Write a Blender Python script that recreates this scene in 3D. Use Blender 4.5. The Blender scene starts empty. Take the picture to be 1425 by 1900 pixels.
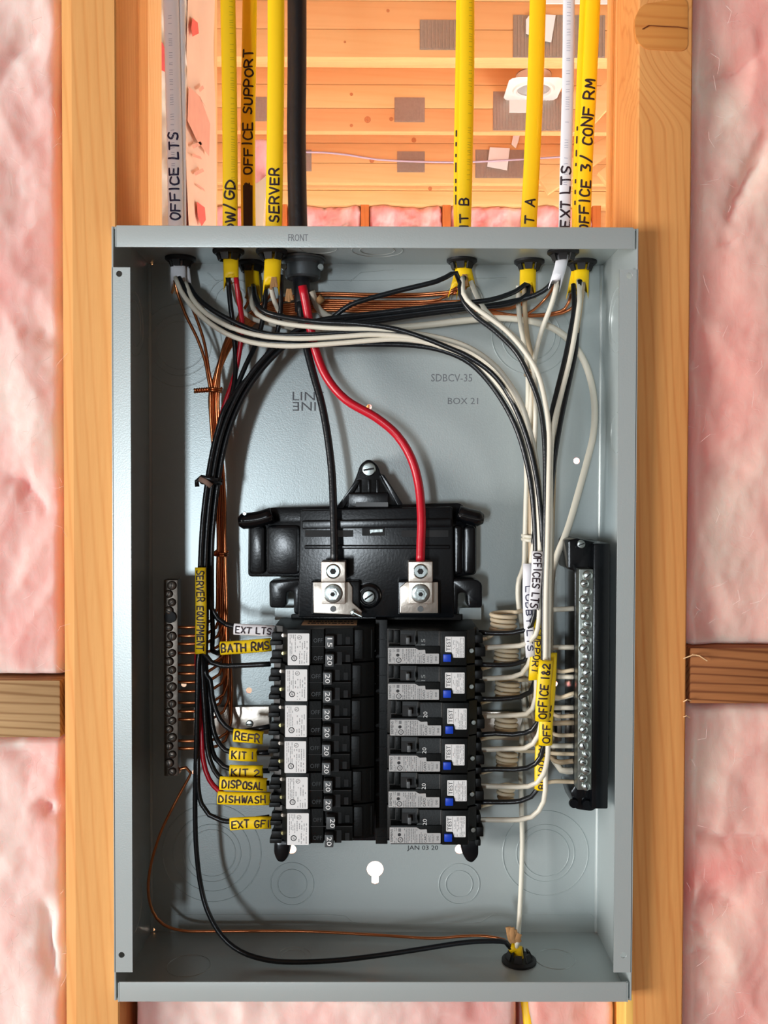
import bpy, bmesh, math, random
from mathutils import Vector, Matrix, noise

# ------------------------------------------------------------------ camera
SC = bpy.context.scene
COL = SC.collection
F = 1717.6                                   # focal length in px of the 1425 x 1900 frame
BZ = 1.46                                    # height of the middle of the panel box
CAM = Vector((.00355, -.638, BZ + .0876))
AX, AY, AZ = .02276, -.00464, .00284
R_ = (Matrix(((math.cos(AZ), -math.sin(AZ), 0), (math.sin(AZ), math.cos(AZ), 0), (0, 0, 1))) @
      Matrix(((1, 0, 0), (0, math.cos(AX), -math.sin(AX)), (0, math.sin(AX), math.cos(AX)))) @
      Matrix(((math.cos(AY), 0, math.sin(AY)), (0, 1, 0), (-math.sin(AY), 0, math.cos(AY)))))
RT = R_.transposed()
def cam2world(v):
    w = RT @ Vector(v)                       # (right, down, forward)
    return Vector((w[0], w[2], -w[1]))
cd = bpy.data.cameras.new('camera')
cam = bpy.data.objects.new('camera', cd); COL.objects.link(cam)
cx_, cy_, cz_ = cam2world((1, 0, 0)), cam2world((0, -1, 0)), cam2world((0, 0, -1))
cam.matrix_world = Matrix(((cx_.x, cy_.x, cz_.x, CAM.x), (cx_.y, cy_.y, cz_.y, CAM.y), (cx_.z, cy_.z, cz_.z, CAM.z), (0, 0, 0, 1)))
cd.sensor_fit = 'HORIZONTAL'; cd.sensor_width = 36; cd.lens = 36 * F / 1425; cd.clip_start = .02; cd.clip_end = 60
SC.camera = cam
def P(px, py, Y):
    """the point at depth Y behind the front of the box that is seen at photo pixel (px, py)"""
    d = cam2world(((px - 712.5) / F, (py - 950) / F, 1))
    return CAM + d * ((Y - CAM.y) / d.y)
def S(Y): return (Y - CAM.y) / F             # metres per photo pixel at depth Y

# ------------------------------------------------------------------ world, lights, exposure
w = bpy.data.worlds.new('world'); SC.world = w; w.use_nodes = True
w.node_tree.nodes['Background'].inputs[0].default_value = (1.0, .97, .93, 1)
w.node_tree.nodes['Background'].inputs[1].default_value = .25
def area(name, loc, target, sx, sy, power, col):
    l = bpy.data.lights.new(name, 'AREA'); l.shape = 'RECTANGLE'; l.size = sx; l.size_y = sy
    l.energy = power; l.color = col
    o = bpy.data.objects.new(name, l); COL.objects.link(o); o.location = loc
    o.rotation_euler = (Vector(target) - Vector(loc)).to_track_quat('-Z', 'Y').to_euler()
    return o
area('window_light', (-1.02, -4.4, 1.2), (0, 0, 1.5), .24, .70, 56, (.84, .93, 1.0))     # window of the near room
area('side_fill_light', (-2.6, -1.5, 1.2), (0, 0, 1.46), 1.2, 1.0, 98, (1.0, .96, .93))      # added fill from the left, brightens the box lips, wood and wool
area('far_fill_light', (1.9, .9, 1.1), (0, 3.4, 2.8), 1.2, 1.2, 44, (1.0, .98, .95))   # added fill for the joists and inner stud faces beyond
area('far_floor_light', (1.1, 2.7, 2.7), (1.1, 2.7, 0), 1.6, 1.6, 105, (1.0, .98, .97)).data.spread = 1.3  # added lamp, makes the far floor bright behind the back plate holes
area('far_wall_light', (.1, 2.3, .8), (.1, 3.7, 1.1), 1.8, .8, 70, (1.0, .97, .94)).data.spread = 1.6  # added lamp, lifts the lower far wall seen through the holes
vs = SC.view_settings
vs.view_transform = 'Standard'; vs.look = 'None'; vs.gamma = 1; vs.use_curve_mapping = False; vs.exposure = 0.0
SC.display_settings.display_device = 'sRGB'

# ------------------------------------------------------------------ materials
def lin(c):
    c = [x / 255 for x in c]
    return tuple((x / 12.92 if x <= .04045 else ((x + .055) / 1.055) ** 2.4) for x in c) + (1,)
MATS = {}
def mat(name, col, rough=.5, metal=0, bump=0, bscale=400, vary=0, vscale=60, spec=.5, sss=0, coat=0, stretch=(1, 1, 1)):
    if name in MATS: return MATS[name]
    m = bpy.data.materials.new(name); m.use_nodes = True; nt = m.node_tree; b = nt.nodes['Principled BSDF']
    c = lin(col)
    b.inputs['Base Color'].default_value = c; b.inputs['Roughness'].default_value = rough
    b.inputs['Metallic'].default_value = metal; b.inputs['Specular IOR Level'].default_value = spec
    if sss:
        b.inputs['Subsurface Weight'].default_value = sss; b.inputs['Subsurface Scale'].default_value = .01
    if coat: b.inputs['Coat Weight'].default_value = coat; b.inputs['Coat Roughness'].default_value = .15
    tc = nt.nodes.new('ShaderNodeTexCoord'); mp = nt.nodes.new('ShaderNodeMapping')
    mp.inputs['Scale'].default_value = stretch
    nt.links.new(tc.outputs['Object'], mp.inputs[0])
    n = nt.nodes.new('ShaderNodeTexNoise'); n.inputs['Scale'].default_value = vscale; n.inputs['Detail'].default_value = 5
    nt.links.new(mp.outputs[0], n.inputs['Vector'])
    mx = nt.nodes.new('ShaderNodeMix'); mx.data_type = 'RGBA'
    mx.inputs[6].default_value = tuple(x * (1 - vary) for x in c[:3]) + (1,)
    mx.inputs[7].default_value = tuple(min(1, x * (1 + vary)) for x in c[:3]) + (1,)
    nt.links.new(n.outputs[0], mx.inputs[0]); nt.links.new(mx.outputs[2], b.inputs['Base Color'])
    if bump:
        n2 = nt.nodes.new('ShaderNodeTexNoise'); n2.inputs['Scale'].default_value = bscale; n2.inputs['Detail'].default_value = 3
        nt.links.new(mp.outputs[0], n2.inputs['Vector'])
        bp = nt.nodes.new('ShaderNodeBump'); bp.inputs['Strength'].default_value = bump; bp.inputs['Distance'].default_value = .001
        nt.links.new(n2.outputs[0], bp.inputs['Height']); nt.links.new(bp.outputs[0], b.inputs['Normal'])
    MATS[name] = m; return m
def wood(name, light, dark, axis='Z', scale=1.0, seed=0, knot=None, line=.5, nz=.6):
    """sawn softwood: soft colour bands and thin growth lines running along axis"""
    if name in MATS: return MATS[name]
    m = bpy.data.materials.new(name); m.use_nodes = True; nt = m.node_tree; N = nt.nodes; L = nt.links
    b = N['Principled BSDF']; b.inputs['Roughness'].default_value = .72; b.inputs['Specular IOR Level'].default_value = .25
    tc = N.new('ShaderNodeTexCoord'); mp = N.new('ShaderNodeMapping')
    k = {'X': (.06, 1, 1), 'Y': (1, .06, 1), 'Z': (1, 1, .06)}[axis]
    mp.inputs['Scale'].default_value = [x * scale for x in k]; mp.inputs['Location'].default_value = (seed * .37, seed * .71, seed * .13)
    L.new(tc.outputs['Object'], mp.inputs[0])
    vec = mp.outputs[0]
    if knot:                                  # bends the grain round a knot at this point (object coordinates)
        kd = N.new('ShaderNodeVectorMath'); kd.operation = 'DISTANCE'; kd.inputs[1].default_value = knot[:3]
        L.new(tc.outputs['Object'], kd.inputs[0])
        kr = N.new('ShaderNodeMapRange'); kr.inputs['From Min'].default_value = .008; kr.inputs['From Max'].default_value = .07
        kr.inputs['To Min'].default_value = knot[3]; kr.inputs['To Max'].default_value = 0
        kr.interpolation_type = 'SMOOTHSTEP'
        L.new(kd.outputs['Value'], kr.inputs['Value'])
        cmb = N.new('ShaderNodeCombineXYZ'); L.new(kr.outputs[0], cmb.inputs[0])
        ad = N.new('ShaderNodeVectorMath'); ad.operation = 'ADD'; L.new(vec, ad.inputs[0]); L.new(cmb.outputs[0], ad.inputs[1]); vec = ad.outputs[0]
    n1 = N.new('ShaderNodeTexNoise'); n1.inputs['Scale'].default_value = 55; n1.inputs['Detail'].default_value = 5
    n2 = N.new('ShaderNodeTexNoise'); n2.inputs['Scale'].default_value = 420; n2.inputs['Detail'].default_value = 4
    wv = N.new('ShaderNodeTexWave'); wv.inputs['Scale'].default_value = 85; wv.inputs['Distortion'].default_value = 6; wv.inputs['Detail'].default_value = 2
    wv.inputs['Detail Scale'].default_value = .6
    wv.bands_direction = 'DIAGONAL'
    for n in (n1, n2, wv): L.new(vec, n.inputs['Vector'])
    pw = N.new('ShaderNodeMath'); pw.operation = 'POWER'; pw.inputs[1].default_value = 5; L.new(wv.outputs['Fac'], pw.inputs[0])
    a = N.new('ShaderNodeMath'); a.operation = 'MULTIPLY'; a.inputs[1].default_value = line; L.new(pw.outputs[0], a.inputs[0])
    a2 = N.new('ShaderNodeMath'); a2.operation = 'MULTIPLY_ADD'; a2.inputs[1].default_value = nz; L.new(n1.outputs[0], a2.inputs[0]); L.new(a.outputs[0], a2.inputs[2])
    a3 = N.new('ShaderNodeMath'); a3.operation = 'MULTIPLY_ADD'; a3.inputs[1].default_value = .35; a3.use_clamp = True
    L.new(n2.outputs[0], a3.inputs[0]); L.new(a2.outputs[0], a3.inputs[2])
    mx = N.new('ShaderNodeMix'); mx.data_type = 'RGBA'; mx.inputs[6].default_value = lin(light); mx.inputs[7].default_value = lin(dark)
    L.new(a3.outputs[0], mx.inputs[0]); L.new(mx.outputs[2], b.inputs['Base Color'])
    bp = N.new('ShaderNodeBump'); bp.inputs['Strength'].default_value = .35; bp.inputs['Distance'].default_value = .0006
    bp.invert = True
    L.new(a3.outputs[0], bp.inputs['Height']); L.new(bp.outputs[0], b.inputs['Normal'])
    MATS[name] = m; return m
def pink(name, light, deep, seed=0):
    """glass wool: pink fibre in soft clumps with fine stretched fibres"""
    if name in MATS: return MATS[name]
    m = bpy.data.materials.new(name); m.use_nodes = True; nt = m.node_tree; N = nt.nodes; L = nt.links
    b = N['Principled BSDF']; b.inputs['Roughness'].default_value = .95; b.inputs['Subsurface Weight'].default_value = 1; b.inputs['Subsurface Scale'].default_value = .02; b.inputs['Subsurface Radius'].default_value = (1, .5, .45); b.inputs['Specular IOR Level'].default_value = .1
    b.inputs['Sheen Roughness'].default_value = .6
    tc = N.new('ShaderNodeTexCoord'); mp = N.new('ShaderNodeMapping'); mp.inputs['Location'].default_value = (seed, seed * .3, seed * .7)
    mp.inputs['Rotation'].default_value = (0, .5, 0); mp.inputs['Scale'].default_value = (1, 1, .55)
    L.new(tc.outputs['Object'], mp.inputs[0])
    n1 = N.new('ShaderNodeTexNoise'); n1.inputs['Scale'].default_value = 11; n1.inputs['Detail'].default_value = 3; n1.inputs['Distortion'].default_value = .6
    n2 = N.new('ShaderNodeTexNoise'); n2.inputs['Scale'].default_value = 120; n2.inputs['Detail'].default_value = 7; n2.inputs['Distortion'].default_value = 2.2
    for n in (n1, n2): L.new(mp.outputs[0], n.inputs['Vector'])
    r1 = N.new('ShaderNodeMapRange'); r1.inputs['From Min'].default_value = .3; r1.inputs['From Max'].default_value = .72; L.new(n1.outputs[0], r1.inputs['Value'])
    r2 = N.new('ShaderNodeMath'); r2.operation = 'MULTIPLY_ADD'; r2.inputs[1].default_value = .26; r2.inputs[2].default_value = -.12; L.new(n2.outputs[0], r2.inputs[0])
    s = N.new('ShaderNodeMath'); s.operation = 'ADD'; s.use_clamp = True; L.new(r1.outputs[0], s.inputs[0]); L.new(r2.outputs[0], s.inputs[1])
    mx = N.new('ShaderNodeMix'); mx.data_type = 'RGBA'; mx.inputs[6].default_value = lin(light); mx.inputs[7].default_value = lin(deep)
    L.new(s.outputs[0], mx.inputs[0]); L.new(mx.outputs[2], b.inputs['Base Color'])
    bp = N.new('ShaderNodeBump'); bp.inputs['Strength'].default_value = .18; bp.inputs['Distance'].default_value = .002
    L.new(n2.outputs[0], bp.inputs['Height']); L.new(bp.outputs[0], b.inputs['Normal'])
    MATS[name] = m; return m

paint = mat('grey_paint', (184, 194, 194), .32, .28, .06, 900, .03, 30, .5)
blk = mat('black_plastic', (9, 12, 16), .22, 0, .05, 500, .15, 80, .4)
blk2 = mat('breaker_black', (8, 11, 11), .42, 0, .08, 600, .2, 90, .25)
dark = mat('black_and_recess_shade', (7, 8, 9), .6)  # black for joints; also the shade of hollows, painted as flat patches
grom = mat('rubber_black', (16, 17, 20), .55, 0, .1, 300, .2, 60)
w_blk = mat('black_wire_insulation', (20, 24, 28), .3, 0, .15, 500, .2, 150, .5)
w_wht = mat('white_wire_insulation', (230, 225, 208), .4, 0, .05, 300, .05, 40)
w_tan = mat('tan_wire_insulation', (186, 166, 136), .45, 0, .05, 300, .08, 40)
w_red = mat('red_wire_insulation', (196, 18, 40), .32, 0, .08, 400, .1, 90)
copper = mat('bare_copper', (222, 140, 92), .28, 1, .08, 400, .18, 60)
yel = mat('yellow_sheath', (255, 208, 10), .42, 0, .1, 160, .05, 40)
yel2 = mat('yellow_sleeve', (255, 212, 16), .45, 0, .1, 160, .08, 60)
whs = mat('white_sheath', (240, 241, 246), .4, 0, .1, 120, .04, 40)
jack = mat('black_jacket', (26, 28, 34), .45, 0, .25, 220, .2, 60)
steel = mat('zinc_steel', (188, 196, 194), .3, 1, .1, 300, .12, 120)
alu = mat('tin_plated_aluminium', (212, 202, 190), .34, 1, .12, 260, .08, 60)
barm = mat('terminal_bar_metal', (150, 155, 150), .38, 1, .15, 260, .15, 90)
galv = mat('galvanized_plate', (172, 160, 148), .5, .35, .2, 300, .12, 90)
kraft = mat('kraft_paper', (172, 128, 82), .8, 0, .6, 200, .25, 120)
ink = mat('marker_ink', (36, 12, 26), .5, 0, 0, 100, .2, 300)
inkb = mat('blue_black_ink', (30, 26, 66), .5)
lab = mat('label_white', (226, 228, 228), .45, 0, 0, 100, .02, 60)
labg = mat('label_silver', (176, 178, 178), .4, 0, 0, 100, .06, 300)
prt = mat('fine_print', (148, 150, 152), .6)
prd = mat('dark_print', (28, 30, 34), .6)
tagm = mat('amp_tag', (66, 70, 72), .4)
white_txt = mat('white_print', (232, 234, 234), .5)
blue = mat('blue_button', (8, 62, 190), .35)
gry = mat('handle_grey', (84, 88, 90), .4)
card = mat('white_card', (246, 246, 246), .7)
brown_ptc = mat('gold_label', (226, 190, 152), .4)
emb = mat('pressed_letter_shade', (116, 120, 125), .5)  # flat grey standing in for the shade of pressed letters

# ------------------------------------------------------------------ object helpers
def thing(name, label, cat, loc=(0, 0, 0), group=None, kind=None):
    o = bpy.data.objects.new(name, None); o.empty_display_size = .01; COL.objects.link(o); o.location = loc
    if label: o['label'] = label
    if cat: o['category'] = cat
    if group: o['group'] = group
    if kind: o['kind'] = kind
    return o
def origin_of(o):
    v = Vector(o.location)
    while o.parent: o = o.parent; v += Vector(o.location)
    return v
def link(name, me, m, parent=None, smooth=True, label=None, cat=None, group=None, kind=None, angle=None):
    """me is a mesh in world coordinates; parts keep world shape under their thing, a lone thing gets its own origin"""
    if parent is not None:
        me.transform(Matrix.Translation(-origin_of(parent))); loc = None
    else:
        vs_ = [v.co for v in me.vertices]
        loc = Vector(((min(v.x for v in vs_) + max(v.x for v in vs_)) / 2, (min(v.y for v in vs_) + max(v.y for v in vs_)) / 2, min(v.z for v in vs_)))
        me.transform(Matrix.Translation(-loc))
    if smooth:
        me.shade_smooth()
        if angle: me.set_sharp_from_angle(angle=math.radians(angle))
    if m is not None: me.materials.append(m)
    o = bpy.data.objects.new(name, me); COL.objects.link(o)
    if parent is not None: o.parent = parent
    else: o.location = loc
    if label: o['label'] = label
    if cat: o['category'] = cat
    if group: o['group'] = group
    if kind: o['kind'] = kind
    return o
def from_py(v, f):
    me = bpy.data.meshes.new('m'); me.from_pydata([tuple(p) for p in v], [], f); me.update(); return me
def bmm(bm):
    bmesh.ops.recalc_face_normals(bm, faces=bm.faces)
    me = bpy.data.meshes.new('m'); bm.to_mesh(me); bm.free(); return me
class MB:
    """collects shapes for ONE mesh object"""
    def __init__(s): s.v = []; s.f = []
    def add(s, v, f):
        k = len(s.v); s.v += [Vector(p) for p in v]; s.f += [tuple(i + k for i in q) for q in f]; return s
    def box(s, x0, x1, y0, y1, z0, z1):
        return s.add([(x, y, z) for x in (x0, x1) for y in (y0, y1) for z in (z0, z1)],
                     [(0, 1, 3, 2), (4, 6, 7, 5), (0, 4, 5, 1), (2, 3, 7, 6), (0, 2, 6, 4), (1, 5, 7, 3)])
    def cyl(s, c, r, h, axis='Y', n=20, r2=None, cap=True):
        c = Vector(c); r2 = r if r2 is None else r2
        A, B, C = {'Y': (Vector((1, 0, 0)), Vector((0, 0, 1)), Vector((0, -1, 0))), 'Z': (Vector((1, 0, 0)), Vector((0, 1, 0)), Vector((0, 0, 1))),
                   'X': (Vector((0, 1, 0)), Vector((0, 0, 1)), Vector((1, 0, 0)))}[axis]
        v = [c + (A * math.cos(t) + B * math.sin(t)) * q + C * d for q, d in ((r, 0), (r2, h)) for t in [2 * math.pi * i / n for i in range(n)]]
        f = [(i, (i + 1) % n, n + (i + 1) % n, n + i) for i in range(n)]
        if cap: f += [tuple(range(n))[::-1], tuple(range(n, 2 * n))]
        return s.add(v, f)
    def lathe(s, c, prof, axis='Y', n=24):
        """prof: (radius, distance along the axis) pairs"""
        c = Vector(c)
        A, B, C = {'Y': (Vector((1, 0, 0)), Vector((0, 0, 1)), Vector((0, -1, 0))), 'Z': (Vector((1, 0, 0)), Vector((0, 1, 0)), Vector((0, 0, 1)))}[axis]
        v = [c + (A * math.cos(t) + B * math.sin(t)) * q + C * d for q, d in prof for t in [2 * math.pi * i / n for i in range(n)]]
        f = [(j * n + i, j * n + (i + 1) % n, (j + 1) * n + (i + 1) % n, (j + 1) * n + i) for j in range(len(prof) - 1) for i in range(n)]
        f.append(tuple(range((len(prof) - 1) * n, len(prof) * n)))
        return s.add(v, f)
    def torus(s, c, R, r, axis='Y', n=48, k=6, flat=1, arc=(0, 2 * math.pi)):
        c = Vector(c)
        A, B, C = {'Y': (Vector((1, 0, 0)), Vector((0, 0, 1)), Vector((0, 1, 0))), 'Z': (Vector((1, 0, 0)), Vector((0, 1, 0)), Vector((0, 0, 1))),
                   'X': (Vector((0, 1, 0)), Vector((0, 0, 1)), Vector((1, 0, 0)))}[axis]
        full = arc[1] - arc[0] > 6.28; m_ = n if full else n + 1; v = []
        for i in range(m_):
            t = arc[0] + (arc[1] - arc[0]) * i / n; e = A * math.cos(t) + B * math.sin(t)
            v += [c + e * (R + r * math.cos(2 * math.pi * j / k)) + C * (r * flat * math.sin(2 * math.pi * j / k)) for j in range(k)]
        return s.add(v, [(i * k + j, ((i + 1) % m_) * k + j, ((i + 1) % m_) * k + (j + 1) % k, i * k + (j + 1) % k) for i in range(n) for j in range(k)])
    def poly(s, pts, y0, y1):
        """outline in (x, z), extruded from y0 (front) to y1"""
        n = len(pts)
        return s.add([(x, y0, z) for x, z in pts] + [(x, y1, z) for x, z in pts],
                     [tuple(range(n)), tuple(range(n, 2 * n))[::-1]] + [(i, n + i, n + (i + 1) % n, (i + 1) % n) for i in range(n)])
    def done(s, bevel=0, seg=2):
        me = from_py(s.v, s.f)
        if bevel:
            bm = bmesh.new(); bm.from_mesh(me); bmesh.ops.recalc_face_normals(bm, faces=bm.faces)
            ed = [e for e in bm.edges if len(e.link_faces) == 2 and e.calc_face_angle(0) > .6]
            bmesh.ops.bevel(bm, geom=ed, offset=bevel, segments=seg, affect='EDGES', clamp_overlap=True, profile=.6)
            return bmm(bm)
        bm = bmesh.new(); bm.from_mesh(me); return bmm(bm)
    def build(s, name, m, parent=None, bevel=0, smooth=True, angle=35, seg=2, **k):
        return link(name, s.done(bevel, seg), m, parent, smooth, angle=angle, **k)
def pxpoly(pts, Y): return [(p.x, p.z) for p in (P(a, b, Y) for a, b in pts)]
def rot_poly(pts, r=.5, n=4):
    """rounds the corners of a closed pixel outline by radius r"""
    out = []; m_ = len(pts)
    for i in range(m_):
        a, b, c = Vector(pts[i - 1]), Vector(pts[i]), Vector(pts[(i + 1) % m_])
        u, v = (a - b), (c - b); q = min(r, u.length * .45, v.length * .45)
        p0, p1 = b + u.normalized() * q, b + v.normalized() * q
        for j in range(n + 1):
            t = j / n; out.append(tuple(p0 * (1 - t) ** 2 + b * 2 * t * (1 - t) + p1 * t * t))
    return out
def pxbox(x0, x1, y0, y1, Ya, Yb, Yref=None):
    Yref = Ya if Yref is None else Yref
    a, b = P(x0, y0, Yref), P(x1, y1, Yref)
    return (a.x, b.x, Ya, Yb, b.z, a.z)

def spline(pts, step=.004):
    """Catmull-Rom through points, resampled"""
    pts = [Vector(p) for p in pts]
    if len(pts) < 3:
        n = max(1, int((pts[1] - pts[0]).length / step)); return [pts[0].lerp(pts[1], i / n) for i in range(n + 1)]
    q = [pts[0] * 2 - pts[1]] + pts + [pts[-1] * 2 - pts[-2]]; out = []
    for i in range(1, len(q) - 2):
        p0, p1, p2, p3 = q[i - 1:i + 3]; n = max(1, int((p2 - p1).length / step))
        for j in range(n):
            t = j / n
            out.append(.5 * ((2 * p1) + (p2 - p0) * t + (2 * p0 - 5 * p1 + 4 * p2 - p3) * t * t + (3 * p1 - p0 - 3 * p2 + p3) * t ** 3))
    return out + [pts[-1]]
def tube_geo(path, r, n=8, rb=None, fixed=False, taper=None, notch=0):
    """round (or oval: r sideways, rb towards the camera) tube; returns verts, faces"""
    v, f = [], []; m_ = len(path); side = None
    for i, p in enumerate(path):
        t = (path[min(i + 1, m_ - 1)] - path[max(i - 1, 0)]).normalized()
        if fixed or side is None:
            side = t.cross(Vector((0, 1, 0)))
            if side.length < .15: side = t.cross(Vector((0, 0, 1)))
        side = (side - t * side.dot(t)).normalized(); up = t.cross(side).normalized()
        k = taper(i / (m_ - 1)) if taper else 1
        for j in range(n):
            a = 2 * math.pi * j / n
            q = p + side * (r * k * math.cos(a)) + up * ((rb or r) * k * math.sin(a))
            if notch and i == m_ - 1: q = q + t * notch * (math.cos(2 * a) + .5 * math.sin(5 * a))
            v.append(q)
        if i:
            b = i * n
            f += [(b - n + j, b - n + (j + 1) % n, b + (j + 1) % n, b + j) for j in range(n)]
    f += [tuple(range(n))[::-1]]
    f += [tuple(range((m_ - 1) * n, m_ * n))]
    return v, f
def W(pts, Y0=None, Y1=None):
    """pixel path -> 3D points; depth runs from Y0 to Y1 unless a point gives its own"""
    ys = [p[2] if len(p) > 2 else None for p in pts]; n = len(pts)
    if ys[0] is None: ys[0] = Y0
    if ys[-1] is None: ys[-1] = Y1 if Y1 is not None else Y0
    k = [i for i in range(n) if ys[i] is not None]
    for a, b in zip(k, k[1:]):
        for i in range(a + 1, b): ys[i] = ys[a] + (ys[b] - ys[a]) * (i - a) / (b - a)
    return [P(p[0], p[1], y) for p, y in zip(pts, ys)]
def wire(name, pts, r, m, parent=None, Y0=None, Y1=None, n=8, step=.005, **k):
    g = tube_geo(spline(W(pts, Y0, Y1), step), r, n)
    return link(name, from_py(*g), m, parent, True, **k)
def tube(name, path, r, m, parent=None, n=16, rb=None, fixed=True, taper=None, notch=0, step=.006, **k):
    g = tube_geo(spline(path, step), r, n, rb, fixed, taper, notch)
    return link(name, from_py(*g), m, parent, True, **k)

# ------------------------------------------------------------------ lettering
GL = {'A': '0,0 .5,1 1,0|.2,.38 .8,.38', 'B': '0,0 0,1 .7,.97 .85,.75 .6,.53 0,.52|.6,.53 .95,.3 .75,.03 0,0', 'C': '1,.85 .7,1 .25,.95 0,.5 .2,.08 .6,0 1,.15',
 'D': '0,0 0,1 .6,.92 1,.5 .65,.08 0,0', 'E': '.95,1 0,1 0,0 .95,0|0,.52 .75,.52', 'F': '.95,1 0,1 0,0|0,.52 .75,.52', 'G': '1,.85 .65,1 .2,.92 0,.5 .2,.08 .65,0 1,.2 1,.45 .55,.45',
 'H': '0,0 0,1|1,0 1,1|0,.5 1,.5', 'I': '.5,0 .5,1', 'K': '0,0 0,1|.9,1 0,.45|.2,.55 .95,0', 'L': '0,1 0,0 .9,0', 'M': '0,0 .12,1 .5,.35 .88,1 1,0',
 'N': '0,0 0,1 1,0 1,1', 'O': '.5,1 .12,.85 0,.5 .15,.12 .5,0 .87,.12 1,.5 .87,.88 .5,1', 'P': '0,0 0,1 .75,.95 .95,.72 .7,.48 0,.45', 'Q': '.5,1 0,.6 .2,.05 .6,0 1,.5 .5,1|.6,.3 1,0',
 'R': '0,0 0,1 .75,.95 .92,.73 .65,.5 0,.47|.45,.48 .98,0', 'S': '.95,.88 .6,1 .15,.9 .1,.65 .5,.5 .9,.35 .85,.1 .4,0 0,.1', 'T': '0,1 1,1|.5,1 .5,0', 'U': '0,1 .05,.2 .4,0 .85,.12 1,1',
 'V': '0,1 .48,0 1,1', 'W': '0,1 .25,0 .5,.75 .75,0 1,1', 'X': '0,0 1,1|0,1 1,0', 'Y': '0,1 .5,.5 1,1|.5,.5 .5,0', '/': '0,-.1 .8,1.1', '&': '1,.3 .6,0 .15,.1 .2,.4 .7,.75 .5,1 .25,.8 1,0',
 '1': '.5,0 .5,1', '2': '.05,.8 .4,1 .85,.85 .8,.6 0,.02 1,0', '3': '.05,.95 .85,.95 .45,.55 .95,.35 .7,.02 .05,.05', "'": '.5,1 .45,.7', '-': '.1,.5 .9,.5', '.': '.4,0 .5,.06'}
def strokes(text, h, asp=.62, gap=.26, seed=0, jit=.07):
    rnd = random.Random(seed); u = 0; out = []
    for ch in text:
        if ch == ' ': u += h * .55; continue
        w_ = h * asp * (.45 if ch in "I1'" else 1.15 if ch in 'MW' else 1) * rnd.uniform(.9, 1.1); sl = rnd.uniform(-.08, .12); hz = rnd.uniform(.9, 1.06); dv = rnd.uniform(-.06, .06)
        for st in GL[ch].split('|'):
            pl = []
            for q in st.split():
                a, b = map(float, q.split(','))
                pl.append((u + (a + sl * b + rnd.uniform(-jit, jit) * .6) * w_, (b * hz + dv + rnd.uniform(-jit, jit) * .5 - .5) * h))
            if len(pl) > 4: pl = [(p.x, p.y) for p in spline([(x, y, 0) for x, y in pl], h * .12)]
            out.append(pl)
        u += w_ + h * gap
    return out, u - h * gap
def ribbon(mb, pl, wd, f):
    """pen stroke: quads with round joints, laid on the surface f(u, v) -> point"""
    k = 8; q = [pl[0]]
    for (a, b), (c, d) in zip(pl, pl[1:]):
        n = max(1, int(math.hypot(c - a, d - b) / .0012)); q += [(a + (c - a) * i / n, b + (d - b) * i / n) for i in range(1, n + 1)]
    pl = q
    for (a, b), (c, d) in zip(pl, pl[1:]):
        L_ = math.hypot(c - a, d - b) or 1e-9; nx, ny = -(d - b) / L_ * wd / 2, (c - a) / L_ * wd / 2
        mb.add([f(a + nx, b + ny), f(a - nx, b - ny), f(c - nx, d - ny), f(c + nx, d + ny)], [(0, 1, 2, 3)])
    for a, b in pl[::1]:
        mb.add([f(a + wd / 2 * math.cos(2 * math.pi * i / k), b + wd / 2 * math.sin(2 * math.pi * i / k)) for i in range(k)], [tuple(range(k))])
def path_surface(path, a, b, lift=.00012):
    """surface of an oval tube round path, facing the camera; u runs along, v across"""
    path = spline(path, .003); cum = [0]
    for p, q in zip(path, path[1:]): cum.append(cum[-1] + (q - p).length)
    def f(u, v):
        i = 0
        while i < len(cum) - 2 and cum[i + 1] < u: i += 1
        t = (u - cum[i]) / (cum[i + 1] - cum[i]); p = path[i].lerp(path[i + 1], t); d = (path[i + 1] - path[i]).normalized()
        n = Vector((-d.z, 0, d.x)).normalized(); k = max(0, 1 - (v / a) ** 2) ** .5
        return p + n * max(-a, min(a, v)) + Vector((0, -(b + lift) * k - lift, 0))
    return f, cum[-1]
def hand(name, text, path, a, b, h, m, parent, wd=None, seed=0, start=None, fit=None, asp=.62, gap=.26):
    f, L_ = path_surface(path, a, b); st, U = strokes(text, h, asp, gap, seed)
    k = (fit / U) if fit else 1; s0 = (L_ - U * k) / 2 if start is None else start
    mb = MB()
    for pl in st: ribbon(mb, [(s0 + x * k, y) for x, y in pl], wd or h * .185, f)
    return link(name, from_py(mb.v, mb.f), m, parent, False)
_TX = {}
def typed(text):
    """outlines of a printed word from the built-in font, as (verts, faces, width, height)"""
    if text not in _TX:
        c = bpy.data.curves.new('t', 'FONT'); c.body = text; c.size = 1; c.resolution_u = 2
        o = bpy.data.objects.new('t', c); me = bpy.data.meshes.new_from_object(o)
        v = [x.co.copy() for x in me.vertices]; f = [tuple(p.vertices) for p in me.polygons]
        x0, x1 = min(p.x for p in v), max(p.x for p in v); y0, y1 = min(p.y for p in v), max(p.y for p in v)
        _TX[text] = ([((p.x - x0) / (x1 - x0), (p.y - y0) / (y1 - y0)) for p in v], f)
        bpy.data.objects.remove(o); bpy.data.meshes.remove(me); bpy.data.curves.remove(c)
    return _TX[text]
def type_on(mb, text, c, along, up, wd, h):
    """adds the word centred on c; along and up are unit vectors, wd and h its size"""
    v, f = typed(text); c, along, up = Vector(c), Vector(along), Vector(up)
    mb.add([c + along * ((x - .5) * wd) + up * ((y - .5) * h) for x, y in v], f)
UP, DN, RT_, LF = Vector((0, 0, 1)), Vector((0, 0, -1)), Vector((1, 0, 0)), Vector((-1, 0, 0))

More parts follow.
